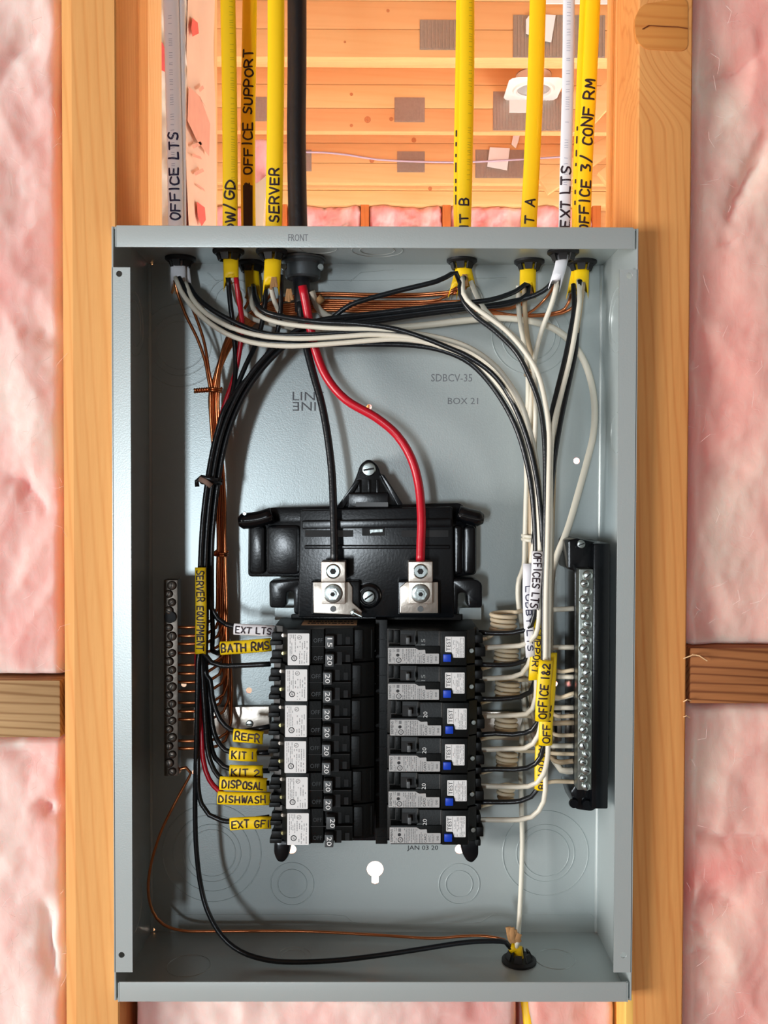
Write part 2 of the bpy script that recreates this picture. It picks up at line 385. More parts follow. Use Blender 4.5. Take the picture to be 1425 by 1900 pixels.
def plate(name, outline, holes, y0, y1, m, parent, bevel=.0002):
    """flat sheet with real holes; outline and holes in (x, z)"""
    c = bpy.data.curves.new('p', 'CURVE'); c.dimensions = '2D'; c.fill_mode = 'BOTH'
    for pts in [outline] + holes:
        s = c.splines.new('POLY'); s.points.add(len(pts) - 1); s.use_cyclic_u = True
        for q, (x, z) in zip(s.points, pts): q.co = (x, z, 0, 1)
    c.extrude = (y1 - y0) / 2
    o = bpy.data.objects.new('p', c); me = bpy.data.meshes.new_from_object(o)
    bpy.data.objects.remove(o); bpy.data.curves.remove(c)
    me.transform(Matrix(((1, 0, 0, 0), (0, 0, -1, (y0 + y1) / 2), (0, 1, 0, 0), (0, 0, 0, 1))))
    bm = bmesh.new(); bm.from_mesh(me); bmesh.ops.remove_doubles(bm, verts=bm.verts, dist=1e-6); me2 = bmm(bm); bpy.data.meshes.remove(me)
    return link(name, me2, m, parent, False)
def circle(cx, cz, r, n=20): return [(cx + r * math.cos(2 * math.pi * i / n), cz + r * math.sin(2 * math.pi * i / n)) for i in range(n)]

# ================================================================== STRUCTURE
SY = .012                                                # front of the framing, a little behind the box lip
wd_l = wood('fir_left_stud', (242, 188, 118), (214, 142, 76), 'Z', 1, 3, line=.2, nz=.6)
wd_r = wood('fir_right_stud', (236, 172, 98), (196, 118, 54), 'Z', 1, 9, line=.35, nz=.5, knot=(0, 0, 0, 0))
wall = thing('wall_front', 'open stud wall of yellow softwood that carries the grey panel box', None, (0, SY, .3), kind='structure')
def stud(x0, x1, z0, z1, m, y0=SY, d=.089, parent=wall, name='stud', bev=.0025, **k):
    return MB().box(x0, x1, y0, y0 + d, z0, z1).build(name, m, parent, bevel=bev, seg=3, **k)
xl0, xr1 = P(117, 950, SY).x, P(1277, 950, SY).x
xl1, xr0 = xl0 + .0382, xr1 - .0382
zA, zB = BZ - .75, BZ + 1.25
pr_ = [(xl0, SY + .0022), (xl0 + .0075, SY), (xl1 - .001, SY), (xl1, SY + .001), (xl1, SY + .089), (xl0, SY + .089)]; n = len(pr_)
MB().add([(x, y, zA) for x, y in pr_] + [(x, y, zB) for x, y in pr_], [tuple(range(n)), tuple(range(n, 2 * n))[::-1]] + [(i, n + i, n + (i + 1) % n, (i + 1) % n) for i in range(n)]).build('stud', wd_l, wall, bevel=0, angle=8, label='left stud of pale softwood')
# the right stud, grain bent round a big knot near its top
kz = P(1228, 60, SY).z
wd_rk = wood('fir_knotted', (244, 182, 110), (206, 128, 66), 'Z', 1, 9, knot=((xr0 + xr1) / 2 + .012, SY, kz, .05), line=.22, nz=.65)
o = MB().box(xr0, xr1, SY, SY + .06, zA, zB).build('stud', wd_rk, wall, bevel=.0025, seg=3, label='right stud with a big knot near the top')
# object coordinates of parts are relative to the wall origin, the knot too
for n in wd_rk.node_tree.nodes:
    if n.bl_idname == 'ShaderNodeVectorMath' and n.operation == 'DISTANCE': n.inputs[1].default_value = Vector(((xr0 + xr1) / 2 + .008, 0, kz - .3))
knm = wood('knot_wood', (228, 160, 84), (200, 124, 58), 'X', 1.0, 5, line=.35)
kp = rot_poly([(1176, 38), (1190, 8), (1276, -4), (1276, 96), (1196, 92), (1180, 74)], 16, 6)
kn = MB(); kn.poly([(p.x, p.z) for p in (P(a, b, SY) for a, b in kp)], SY - .0006, SY + .004)
kn = kn.build('knot', knm, o, bevel=.0005)
cr = MB()
for (a, b), (c, d) in zip([(1192, 54), (1204, 47), (1232, 49), (1258, 50)], [(1204, 47), (1232, 49), (1258, 50), (1276, 53)]):
    g = tube_geo([P(a, b, SY - .0012), P(c, d, SY - .0012)], .00035, 6); cr.add(*g)
cr.build('knot_crack', mat('crack_brown', (120, 62, 22), .9), o)
# second stud behind the left one, seen as the paler inner face above the box
stud(xl1 - .001, P(279, 300, .155).x, zA, zB, wood('fir_inner', (255, 226, 170), (240, 184, 116), 'Z', 1.2, 21, line=.35), y0=.103, d=.05, bev=.002, label='paler stud behind the left stud')
stud(P(1131, 300, .11).x, xr0 + .02, zA, zB, wood('fir_inner_right', (255, 214, 148), (234, 172, 100), 'Z', 1.1, 33, line=.4), y0=.073, d=.05, bev=.002, label='paler stud behind the right stud')
# blocking either side
b1 = pxbox(-60, 112, 1262, 1369, .016, .09, .016)
MB().box(*b1).build('blocking', wood('weathered_left', (212, 178, 130), (140, 104, 66), 'X', 1.2, 2, line=.45, nz=.7), wall, bevel=.0015, label='weathered grey brown block left of the left stud')
b2 = pxbox(1281, 1500, 1202, 1306, .014, .09, .014)
g = MB().box(*b2); o = g.build('blocking', wood('weathered_right', (200, 134, 82), (116, 66, 36), 'X', 1.2, 5, line=.5, nz=.7), wall, bevel=.0015, label='dark reddish brown block right of the right stud')
sp = MB()
for (a, b, c, d, r) in [(1268, 1222, 1300, 1216, .0004), (1284, 1214, 1312, 1226, .0005), (1268, 1302, 1282, 1300, .0004), (1268, 1330, 1280, 1332, .0003)]:
    sp.add(*tube_geo([P(a, b, .011), P((a + c) / 2, (b + d) / 2 - 3, .009), P(c, d, .011)], r, 5))
sp.build('splinter', mat('splinter_wood', (240, 200, 150), .8), o)

# insulation batts ------------------------------------------------------
pinkA = pink('pink_wool_left', (252, 226, 218), (244, 182, 176), 1)
pinkB = pink('pink_wool_right', (255, 220, 206), (242, 160, 152), 5)
pinkC = pink('pink_wool_far', (250, 214, 212), (236, 150, 150), 8)
def batt(name, label, x0, x1, z0, z1, yf, m, seed, amp=.0075, edge=.006, res=.0022, parent=None, folds=(), back=.09, group=None, cat='insulation'):
    nx, nz = max(4, int((x1 - x0) / res)), max(4, int((z1 - z0) / res)); v, f = [], []
    for j in range(nz + 1):
        for i in range(nx + 1):
            x, z = x0 + (x1 - x0) * i / nx, z0 + (z1 - z0) * j / nz
            q = Vector((x * 13 + seed, seed * 3.1, z * 9))
            h = amp * (noise.noise(q) * 1.0 + .5 * abs(noise.noise(q * 2.3 + Vector((5, 1, 2)))) * -1.2 + .16 * noise.noise(q * 5) + .10 * noise.noise(q * 11) + .035 * noise.noise(q * 24) + .012 * noise.noise(q * 60))
            ex = min(x - x0, x1 - x); ez = min(z - z0, z1 - z)
            wob = edge * (1 + .6 * noise.noise(Vector((z * 30, seed, x * 8))))
            for e, k in ((ex, 1), (ez, .8)):
                if e < wob: h -= (1 - math.sqrt(max(0, 1 - (1 - e / wob) ** 2))) * .016 * k
            for (ax, az, bx, bz, dp, wd) in folds:             # creases where the batt is folded or torn
                A, B = Vector((ax, az)), Vector((bx, bz)); p = Vector((x, z)) + Vector((noise.noise(q * 2), noise.noise(q * 2 + Vector((9, 9, 9))))) * .012 + Vector((noise.noise(q * 9), noise.noise(q * 9 + Vector((4, 4, 4))))) * .004
                t = max(0, min(1, (p - A).dot(B - A) / (B - A).length_squared)); d = (p - (A + (B - A) * t)).length
                h -= dp * .55 * math.exp(-(d / (wd * 1.2)) ** 1.3) * (1 - .5 * abs(2 * t - 1))
            v.append((x, yf - h, z))
    k = nx + 1
    f = [(j * k + i, j * k + i + 1, (j + 1) * k + i + 1, (j + 1) * k + i) for j in range(nz) for i in range(nx)]
    base = len(v)                                          # the sides and the back
    ring = [i for i in range(nx + 1)] + [j * k + nx for j in range(1, nz + 1)] + [nz * k + i for i in range(nx - 1, -1, -1)] + [j * k for j in range(nz - 1, 0, -1)]
    v += [(v[i][0], yf + back, v[i][2]) for i in ring]; n = len(ring)
    f += [(ring[i], base + i, base + (i + 1) % n, ring[(i + 1) % n]) for i in range(n)]
    f.append(tuple(base + i for i in range(n)))
    return link(name, from_py(v, f), m, parent, True, label=label, cat=cat, group=group)
def fold(a, b, c, d, Y, dp=.012, wd=.006):
    p, q = P(a, b, Y), P(c, d, Y); return (p.x, p.z, q.x, q.z, dp, wd)
xl = P(119, 900, .03).x; xr = P(1280, 900, .03).x
YB = .022
zt, zb = P(0, 1255, YB).z, P(0, 1372, YB).z
batt('insulation_batt', 'pink glass wool left of the left stud, above the grey brown block', xl - .12, xl, zt, BZ + .62, YB, pinkA, 1,
     folds=[fold(0, 150, 60, 60, YB, .010, .008), fold(20, 600, 112, 620, YB, .012, .009), fold(0, 880, 60, 960, YB, .02, .008), fold(60, 300, 0, 420, YB, .006, .012)])
batt('insulation_batt', 'pink glass wool left of the left stud, below the grey brown block', xl - .12, xl, zA, zb, YB, pinkA, 4,
     folds=[fold(80, 1500, 118, 1530, YB, .02, .006), fold(75, 1700, 108, 1830, YB, .02, .006), fold(0, 1400, 60, 1390, YB, .01, .006), fold(60, 1390, 40, 1480, YB, .008, .008)])
zt, zb = P(0, 1200, YB).z, P(0, 1308, YB).z
batt('insulation_batt', 'pink glass wool right of the knotted stud, above the reddish brown block', xr - .002, xr + .14, zt, BZ + .62, YB, pinkB, 11,
     folds=[fold(1425, 260, 1362, 382, YB, .022, .006), fold(1290, 140, 1425, 90, YB, .016, .009), fold(1330, 460, 1372, 430, YB, .010, .008), fold(1285, 640, 1330, 700, YB, .012, .007), fold(1280, 850, 1425, 900, YB, .008, .01), fold(1285, 1110, 1330, 1170, YB, .014, .01)])
batt('insulation_batt', 'pink glass wool right of the knotted stud, below the reddish brown block', xr - .001, xr + .14, zA, zb, YB, pinkB, 17,
     folds=[fold(1290, 1530, 1425, 1570, YB, .012, .006), fold(1325, 1690, 1365, 1670, YB, .012, .008), fold(1270, 1700, 1310, 1730, YB, .012, .006), fold(1265, 1770, 1310, 1762, YB, .008, .005)])
zt = P(0, 1846, YB).z
sx = P(970, 1880, YB).x
batt('insulation_batt', 'wide pink glass wool filling the stud bay under the panel box', xl1 + .004, sx - .0015, zA, zt, YB + .006, pinkA, 23, edge=.008)
batt('insulation_batt', 'narrow pink glass wool under the panel box, right of the yellow cable', sx + .0045, P(1152, 1880, YB).x, zA, zt, YB + .006, pinkB, 29, edge=.008)
stud(P(1159, 1880, SY).x, P(1181, 1880, SY).x, zA, P(0, 1840, SY).z, wood('fir_bright', (255, 212, 118), (236, 176, 84), 'Z', 1, 41, line=.3), y0=SY, d=.06, label='bright yellow strip of wood under the box at right')
# loose glass fibres standing out of the batts
rf = random.Random(5); fb = MB()
for k in range(240):
    if k % 2: px_, py_ = rf.uniform(2, 116), rf.choice([rf.uniform(0, 1250), rf.uniform(1385, 1900)])
    else: px_, py_ = rf.uniform(1278, 1425), rf.choice([rf.uniform(0, 1190), rf.uniform(1315, 1900)])
    a = P(px_, py_, .016); L_ = rf.uniform(.004, .014); t = rf.uniform(0, 6.28); d = Vector((math.cos(t), -.25, math.sin(t))) * L_
    q = Vector((rf.uniform(-1, 1), -.6, rf.uniform(-1, 1))) * L_ * .25
    fb.add(*tube_geo(spline([a, a + d * .5 + q, a + d], .004), .00007, 3))
link('loose_fibres', from_py(fb.v, fb.f), mat('glass_fibre', (252, 226, 220), .7), None, False, label='fine loose pink glass fibres standing out of the wool batts', cat='fibres', kind='stuff')

# ------------------------------------------------------------------ the room beyond
far_floor = MB().box(-3, 3, .4, 6, -.02, 0); far_floor.build('floor', mat('pale_floor', (214, 208, 200), .7, vary=.06, vscale=3), None, smooth=False, kind='structure', label='pale floor of the room beyond')
H = CAM.z + 1.385
deck = MB().box(-3, 3, .5, 4.4, H + .36, H + .38); ceil_ = thing('ceiling', 'open ceiling of softwood joists in the room beyond', None, (0, 2.4, H), kind='structure')
link('deck', deck.done(), wood('deck_wood', (226, 170, 104), (190, 124, 62), 'X', .4, 50), ceil_, False)
jw = [wood('joist_a', (240, 196, 138), (228, 168, 108), 'X', .22, 61, line=.12), wood('joist_b', (238, 190, 132), (224, 158, 102), 'X', .22, 62, line=.12), wood('joist_c', (248, 212, 152), (234, 184, 120), 'X', .22, 63, line=.12)]
d_ = lambda D: D - .638
def nplate(px0, px1, py0, py1, Y, par):
    x0, x1, _, _, z0, z1 = pxbox(px0, px1, py0, py1, Y, Y)
    g = MB().box(x0, x1, Y - .002, Y, z0, z1); n = int((x1 - x0) / .011)
    for i in range(n):                               # pressed rows of teeth
        x = x0 + (i + .5) * (x1 - x0) / n
        g.box(x - .0022, x + .0022, Y - .0042, Y - .0019, z0 + .004, z1 - .004)
    return link('nail_plate', g.done(), galv, par, False)
Js = []
for k, (D, ply) in enumerate([(2.99, 2), (3.6, 1), (4.2, 1)]):
    Y = d_(D); j = thing('joist', None, None, (0, Y, H)); j.parent = ceil_; j.location = Vector((0, Y, H)) - Vector(ceil_.location)
    for r, (z0, z1) in enumerate([(0, .088), (.0895, .178), (.1795, .345)]):
        for p in range(ply):
            y0 = Y + p * .039; MB().box(-2.2, 2.2, y0, y0 + .038, H + z0 + (0 if p == 0 else .001), H + z1).build('plank', jw[(k + r + p) % 3], j, bevel=.003)
    Js.append(j)
Y1, Y2, Y3 = d_(2.99), d_(3.6), d_(4.2)
for a in [(779, 846, 37, 93, Y1, Js[0]), (952, 1122, 28, 108, Y1, Js[0]), (732, 788, 181, 227, Y2, Js[1]), (915, 1046, 170, 243, Y2, Js[1]),
          (470, 495, 180, 225, Y2, Js[1]), (737, 788, 281, 320, Y3, Js[2]), (882, 976, 278, 331, Y3, Js[2]), (555, 578, 278, 318, Y3, Js[2])]: nplate(*a)
kb = MB()
for (a, b, Y, r) in [(682, 222, Y2, 8), (726, 221, Y2, 5), (652, 175, Y2, 4), (690, 298, Y3, 6), (768, 260, Y3, 6), (798, 350, Y3, 5), (640, 78, Y1, 3), (720, 20, Y1, 4), (652, 233, Y2, 4)]:
    p = P(a, b, Y); kb.cyl((p.x, Y + .001, p.z), r * .75 * S(Y), .002, n=14)
kb.build('plank_knots', mat('knot_brown', (206, 132, 82), .8, vary=.3, vscale=200), Js[1], kind='stuff')
for (a, b, c, d, Y) in [(1010, 345, 1140, 262, .3 + Y2), (1090, 215, 1150, 150, .3 + Y1), (1100, 60, 1142, 25, .25 + Y1), (1120, 332, 1160, 300, Y2 + .3)]:
    A, B = P(a, b, Y), P(c, d, Y); n = Vector((-(B - A).z, 0, (B - A).x)).normalized() * .036
    MB().add([A - n, B - n, B + n, A + n] + [q + Vector((0, .035, 0)) for q in (A - n, B - n, B + n, A + n)], [(0, 1, 2, 3), (7, 6, 5, 4), (0, 4, 5, 1), (1, 5, 6, 2), (2, 6, 7, 3), (3, 7, 4, 0)]).build('diagonal_brace', jw[2], ceil_, bevel=.003)

wb = thing('wall_back', 'far stud wall filled with pink glass wool', None, (0, 3.66, 1), kind='structure')
MB().box(-2.6, 3, 3.76, 3.775, 0, H + .36).build('sheathing', jw[1], wb, smooth=False)
YW = 3.66
z1, z0 = H, P(0, 376, YW).z
MB().box(-2.4, 2.4, YW, YW + .09, z0, z1 - .002).build('top_plate', jw[2], wb, bevel=.003)
MB().box(-2.4, 2.4, YW - .018, YW + .02, z1, z1 + .34).build('rim_board', jw[0], wb, bevel=.003)
xs = [P(a, 390, YW).x for a in (372, 524, 677, 829, 981, 1108)]
fs = wood('far_stud', (226, 142, 78), (196, 104, 52), 'Z', .4, 71, line=.2)
for x in xs: MB().box(x - .019, x + .019, YW + .005, YW + .09, 0, z0).build('stud', fs, wb, bevel=.002)
for i, (a, b) in enumerate(zip(xs, xs[1:])):
    batt('insulation_batt', ['pink wool far behind, hidden by the left cables', 'pink wool on the far wall just right of the thick black cable', 'pink wool on the far wall just left of the KIT B cable', 'pink wool on the far wall between the KIT B and KIT A cables', 'pink wool on the far wall between the KIT A and OFFICE 3 cables'][i],
         a + .022, b - .022, z0 - 2.3, z0 - .004, YW + .012, pinkC, 40 + i, amp=.05, edge=.03, res=.016, back=.05)
near_brown = mat('near_subfloor', (112, 88, 70), .8, vary=.1, vscale=4)
MB().box(-3, 3, -6, .4, -.02, 0).build('floor', near_brown, None, smooth=False, kind='structure', label='unseen brown subfloor on the near side of the stud wall')  # out of view, put in to darken reflections low in the box
MB().box(-3, 3, -6, .3, 2.9, 2.92).build('ceiling', near_brown, None, smooth=False, kind='structure', label='unseen brown ceiling boards of the near room')  # out of view, put in to cut the light from above
MB().box(2.6, 2.62, -6, .3, 0, 2.9).build('wall_right', near_brown, None, smooth=False, kind='structure', label='unseen brown wall at the right of the near room')  # out of view, put in to darken the box's left inner wall
# wall of boards to the left of the room, far off
MB().box(-2.6, -2.58, .4, 5, 0, H).build('wall_left', mat('board_wall', (222, 190, 150), .8, vary=.1, vscale=4), None, smooth=False, kind='structure', label='pale board wall at the far left')

# wrapped insulation bale with red print, standing behind the left stud
YL = .60
xa, xb = P(262, 300, YL).x, P(347, 300, YL).x
film = mat('crumpled_film', (222, 206, 184), .35, 0, .6, 30, .12, 20); film2 = mat('bale_side', (240, 208, 182), .5, 0, .3, 25, .08, 16)
bale = thing('insulation_bale', 'cream film-wrapped insulation bale with red printing, standing behind the left stud', 'package', ((xa + xb) / 2, YL + .1, 0))
v, f = [], []; nx, nz = 14, 260
for j in range(nz + 1):
    for i in range(nx + 1):
        x = xa + (xb - xa) * i / nx; z = .9 + 1.6 * j / nz; q = Vector((x * 22, 3, z * 12))
        v.append((x, YL - .016 * abs(noise.noise(q)) - .006 * noise.noise(q * 3) - .003 * noise.noise(q * 8), z))
k = nx + 1; f = [(j * k + i, j * k + i + 1, (j + 1) * k + i + 1, (j + 1) * k + i) for j in range(nz) for i in range(nx)]
link('film_front', from_py(v, f), film, bale)
Yb = P(396, 300, YL).y
xs_, Yend = xb, None
for t in range(200):                                     # depth at which the side face reaches pixel column 398
    Yend = YL + t * .004
    if P(398, 300, Yend).x <= xb: continue
    break
Yend = next((YL + t * .004 for t in range(400) if P(398, 300, YL + t * .004).x <= xb), YL + .25)
v, f = [], []; ny, nz = 16, 160
for j in range(nz + 1):
    for i in range(ny + 1):
        y = YL + (Yend - YL) * i / ny; z = .9 + 1.6 * j / nz; q = Vector((8, y * 14, z * 8))
        v.append((xb + .004 * noise.noise(q), y, z))
k = ny + 1; f = [(j * k + i, j * k + i + 1, (j + 1) * k + i + 1, (j + 1) * k + i) for j in range(nz) for i in range(ny)]
link('film_side', from_py(v, f), film2, bale)
MB().box(xa, xb - .006, YL + .02, Yend, 0, 2.5).build('wool_core', pinkC, bale, smooth=False)
redm = mat('red_print', (236, 96, 92), .5, vary=.15, vscale=60); redf = mat('faint_red_print', (236, 172, 150), .5, vary=.15, vscale=60)
def side_pt(px, py, lift=.005):
    d = cam2world(((px - 712.5) / F, (py - 950) / F, 1)); t = (xb + lift - CAM.x) / d.x; return CAM + d * t
def side_poly(name, pts, m):
    v = [side_pt(a, b) for a, b in pts]; link(name, from_py(v, [tuple(range(len(v)))]), m, bale, False)
def front_poly(name, pts, m):
    v = [P(a, b, YL - .017) for a, b in pts]; link(name, from_py(v, [tuple(range(len(v)))]), m, bale, False)
front_poly('red_patch', [(294, 68), (303, 82), (309, 100), (309, 135), (291, 126), (292, 100)], redm)
side_poly('red_patch', [(357, 33), (367, 42), (369, 62), (357, 68), (355, 52)], redm)
side_poly('red_patch', [(365, 374), (380, 385), (382, 408), (374, 420), (367, 402)], redm)
side_poly('faint_print', [(350, 160), (372, 180), (390, 230), (388, 290), (366, 262), (348, 224)], redf)
for k_, (a, b, c, d) in enumerate([(368, 165, 376, 158), (370, 180, 380, 195), (356, 270, 372, 262), (356, 285, 372, 290), (360, 320, 376, 312), (364, 340, 378, 350)]):
    side_poly('faint_print', [(a, b), (c, d), (c + 3, d + 6), (a + 3, b + 6)], redf)
# post and pieces right of it
p0, p1 = P(398, 200, 1.0), P(413, 200, 1.0)
po = MB().box(P(386, 200, Yend + .1).x, p1.x, Yend + .05, Yend + .14, 0, H + .3).build('post', wood('far_post', (252, 206, 148), (232, 170, 108), 'Z', .5, 81, line=.2), None, bevel=.002, label='pale wooden post standing behind the printed bale', cat='post')
MB().box(P(391, 200, Yend + .04).x, P(395.5, 200, Yend + .04).x, Yend + .03, Yend + .05, .4, P(0, 14, Yend + .04).z).build('brown_strip', mat('strip_brown', (176, 124, 76), .7, vary=.2, vscale=30), None, label='thin brown strip running up beside the pale post', cat='strip')
batt('insulation_batt', 'crumpled pink wool scrap seen between the OFFICE SUPPORT and SERVER cables', P(466, 0, 1.7).x, P(502, 0, 1.7).x, P(0, 352, 1.64).z, P(0, 252, 1.64).z, 1.64, pinkC, 77, amp=.02, edge=.02, res=.006, back=.1)
g = MB(); pl = [(455, 345), (478, 338), (497, 322), (502, 345), (492, 372), (488, 425), (496, 3600), (455, 3600)]
g.poly(pxpoly(pl, 1.62), 1.62, 1.66); g.build('paper_wrap', mat('cream_wrap', (222, 200, 172), .6, bump=.5, bscale=20, vary=.1, vscale=15), None, bevel=.004, label='tall cream paper wrap below the pink scrap left of the SERVER cable', cat='paper')
# papers, duct boot and blue wire at the joists
def paper(pts, Y, label):
    v = [P(a, b, Y) for a, b in pts]; n = len(v)
    MB().poly([(p.x, p.z) for p in v], Y, Y + .002).build('paper_tag', card, None, smooth=False, label=label, cat='paper')
paper([(976, 36), (985, 25), (1031, 28), (1023, 78), (1011, 76), (976, 62)], Y1 - .012, 'white paper tag on the nearest joist, behind the KIT A cable')
paper([(909, 273), (946, 275), (941, 316), (904, 309)], Y3 - .012, 'square white paper tag on the lowest joist, left of the KIT A cable')
paper([(949, 268), (952, 252), (965, 248), (962, 262), (957, 275)], Y3 - .012, 'small torn white paper scrap above the square tag')
YD = Y2 - .10; c = P(990, 166, YD)
duct = thing('duct_boot', 'white sheet metal duct boot with a round collar fixed between joists', 'duct', (c.x, YD, c.z))
wm = mat('white_metal', (238, 240, 240), .4)
n = 40; R1, R2 = .066, .125; v = []
for i in range(n):
    t = 2 * math.pi * i / n; e = Vector((math.cos(t), math.sin(t), 0)); s_ = 1 / max(abs(e.x), abs(e.y))
    v += [c + e * R1, c + e * R1 + UP * .05, c + e * R2 * min(s_, 1.28) * .82]
f = [(3 * i, 3 * ((i + 1) % n), 3 * ((i + 1) % n) + 1, 3 * i + 1) for i in range(n)] + [(3 * i, 3 * i + 2, 3 * ((i + 1) % n) + 2, 3 * ((i + 1) % n)) for i in range(n)]
link('flange', from_py(v, f), wm, duct, False)
MB().torus(c, R1 + .004, .009, 'Z').build('collar', wm, duct)
MB().cyl(c + UP * .05, R1, .004, 'Z', 32).build('damper', mat('duct_grey', (150, 138, 126), .5, .5), duct)
a, b = P(945, 186, YD - .1), P(981, 209, YD - .1)
MB().box(a.x, b.x, YD - .103, YD - .099, b.z, a.z).build('skirt', card, duct, smooth=False)
wire('data_cable', [(540, 282), (600, 283), (650, 288), (700, 296), (780, 300), (860, 301), (960, 296), (1060, 290)], .0045, mat('lavender_cable', (196, 184, 208), .5), None, Y3 - .03, step=.05, label='thin lavender cable running across the lowest joist', cat='cable')
x0, x1, _, _, z0, z1 = pxbox(1008, 1132, -30, 7, Y1 - .06, Y1)
MB().box(x0, x1, Y1 - .06, Y1 - .056, z0, z1).build('paper_tag', card, None, smooth=False, label='white sheet at the very top right behind the cables', cat='paper')

# ================================================================== PANEL BOX
BX, BH, BD, T = .1805, .268, .099, .0014
zt, zb = BZ + BH, BZ - BH
box = thing('panel_box', 'grey painted steel electrical panel box, open front, fixed between the studs', 'electrical panel', (0, BD, zb))
def hp(px, py, r): p = P(px, py, BD - T); return circle(p.x, p.z, r * S(BD))
kp_ = P(696, 1613, BD - T); r = 15.5 * S(BD); kh = []
for i in range(25):
    t = math.radians(-65 + (310) * i / 24 - 0); kh.append((kp_.x + r * math.sin(math.radians(155) - math.radians(310) * i / 24) * -1, kp_.z + r * math.cos(math.radians(155) - math.radians(310) * i / 24)))
sw = 6.5 * S(BD); kh = kh + [(kh[-1][0], kp_.z - 26 * S(BD)), (kh[-1][0] * .5 + kh[0][0] * .5, kp_.z - 29 * S(BD)), (kh[0][0], kp_.z - 26 * S(BD))]
holes = [hp(462, 1281, 5.5), hp(341, 1270, 5), hp(361, 1433, 5), hp(1070, 855, 6), hp(685, 755, 5), hp(541, 1576, 9), hp(853, 1576, 9), hp(1030, 1269, 5), hp(284, 1725, 3.5), hp(1107, 1727, 3.5), hp(281, 489, 3), kh]
plate('back_plate', [(-BX + T, zb + T), (BX - T, zb + T), (BX - T, zt - T), (-BX + T, zt - T)], holes, BD - T, BD, paint, box)
g = MB().box(-BX, -BX + T, 0, BD, zb, zt); g.build('side_wall', paint, box, bevel=.0005)
MB().box(BX - T, BX, 0, BD, zb, zt).build('side_wall', paint, box, bevel=.0005)
MB().box(-BX + T, BX - T, .001, BD, zt - T, zt).build('top_wall', paint, box)
MB().box(-BX + T, BX - T, .001, BD, zb, zb + T).build('bottom_wall', paint, box)
MB().box(-BX + .0035, BX - .0035, -.0006, .0008, zt - .0142, zt + .0006).build('top_lip', paint, box, bevel=.0008, seg=3)
MB().box(-BX + .0035, BX - .0035, -.0006, .0008, zb - .0006, zb + .0134).build('bottom_lip', paint, box, bevel=.0008, seg=3)
zl0, zl1 = P(0 + 224, 1804, 0).z, P(224, 496, 0).z
for s in (-1, 1):
    x0, x1 = (-BX, -BX + .0128) if s < 0 else (BX - .0128, BX)
    cxh = P(221, 508, 0).x if s < 0 else P(1168, 512, 0).x
    pts = [(x0, zl0), (x1, zl0), (x1, zl1), (x0, zl1)]
    plate('side_lip', pts, [circle(cxh, P(221, 508, 0).z, .0021), circle(cxh, P(221, 1772, 0).z, .0021)], 0, .0012, paint, box)
    for z in (zt - .0005, zb - .0005):                      # doubled sheet folded round the corners
        MB().box(s * BX - s * .0032 - .0004, s * BX - s * .0032 + .0004, -.0006, .002, z - (.0135 if z > BZ else 0), z + (0 if z > BZ else .0135)).build('corner_fold', paint, box)
# back of the lip folds, bends along the back corners
for s in (-1, 1):
    a = MB(); a.add(*tube_geo([Vector((s * (BX - T), BD - T, zb + .002)), Vector((s * (BX - T), BD - T, zt - .002))], .0022, 10)); a.build('corner_bend', paint, box)
def ring(px, py, rp, t=.0005, arc=(0, 2 * math.pi)):
    p = P(px, py, BD - T); return MB().torus((p.x, BD - T, p.z), rp * S(BD), t, n=56, arc=arc)
for (a, b, rs) in [(393, 1583, (92, 72, 54, 44)), (1012, 1583, (80, 54, 44)), (542, 1640, (40, 27)), (852, 1640, (38, 25)), (985, 622, (72, 54, 44)), (335, 640, (76, 56, 44)), (860, 560, (36, 24)), (430, 560, (44, 30))]:
    for r in rs: ring(a, b, r).build('knockout_ring', paint, box)
for (x, y, R) in [(P(700, 468, .055).x, .055, .019), (P(700, 468, .055).x, .055, .013), (P(590, 468, .05).x, .05, .014)]:
    MB().torus((x, y, zt - T), R, .0004, 'Z').build('knockout_ring', paint, box)
for (x, y, R) in [(P(545, 1770, .06).x, .06, .013), (P(545, 1770, .06).x, .06, .009), (P(1030, 1770, .055).x, .055, .015), (P(350, 1790, .045).x, .045, .016)]:
    MB().torus((x, y, zb + T), R, .0004, 'Z').build('knockout_ring', paint, box)
for (sx_, y, py, R) in [(1, .05, 590, .024), (1, .05, 590, .017), (1, .05, 800, .015), (-1, .055, 600, .024), (-1, .055, 600, .017), (-1, .05, 1680, .02)]:
    MB().torus((sx_ * (BX - T), y, P(0, py, y).z), R, .0004, 'X').build('knockout_ring', paint, box)
g = MB()
for pts in [[(322, 1697), (610, 1697), (640, 1700), (655, 1712), (700, 1717), (760, 1716)], [(760, 1716), (890, 1712), (905, 1702), (915, 1697), (1098, 1697), (1106, 1712)], [(385, 505), (400, 520), (700, 520), (940, 515)], [(650, 522), (670, 505), (730, 500)]]:
    g.add(*tube_geo([P(a, b, BD - T) for a, b in pts], .0004, 6))
g.build('pressed_rib', paint, box)
# pressed lettering of back plate and top lip, relief shade painted as flat grey
def embossed(text, px, py, wpx, hpx, along, up, Y, m, par, name='pressed_lettering'):
    mb = MB(); p = P(px, py, Y); type_on(mb, text, (p.x, Y - .00012, p.z), along, up, wpx * S(Y), hpx * S(Y)); return link(name, from_py(mb.v, mb.f), m, par, False)
embossed('LINE', 572, 735, 58, 16, RT_, UP, BD - T, emb, box)
embossed('LINE', 572, 754, 58, 16, LF, DN, BD - T, emb, box)
embossed('SDBCV-35', 838, 701, 76, 14, RT_, UP, BD - T, emb, box)
embossed('BOX 21', 859, 744, 56, 12, RT_, UP, BD - T, emb, box)
embossed('JAN 03 20', 784, 1574, 58, 11, RT_, UP, BD - T, prd, box, 'date_stamp')
embossed('FRONT', 553, 441, 36, 13, RT_, UP, -.0006, emb, box)

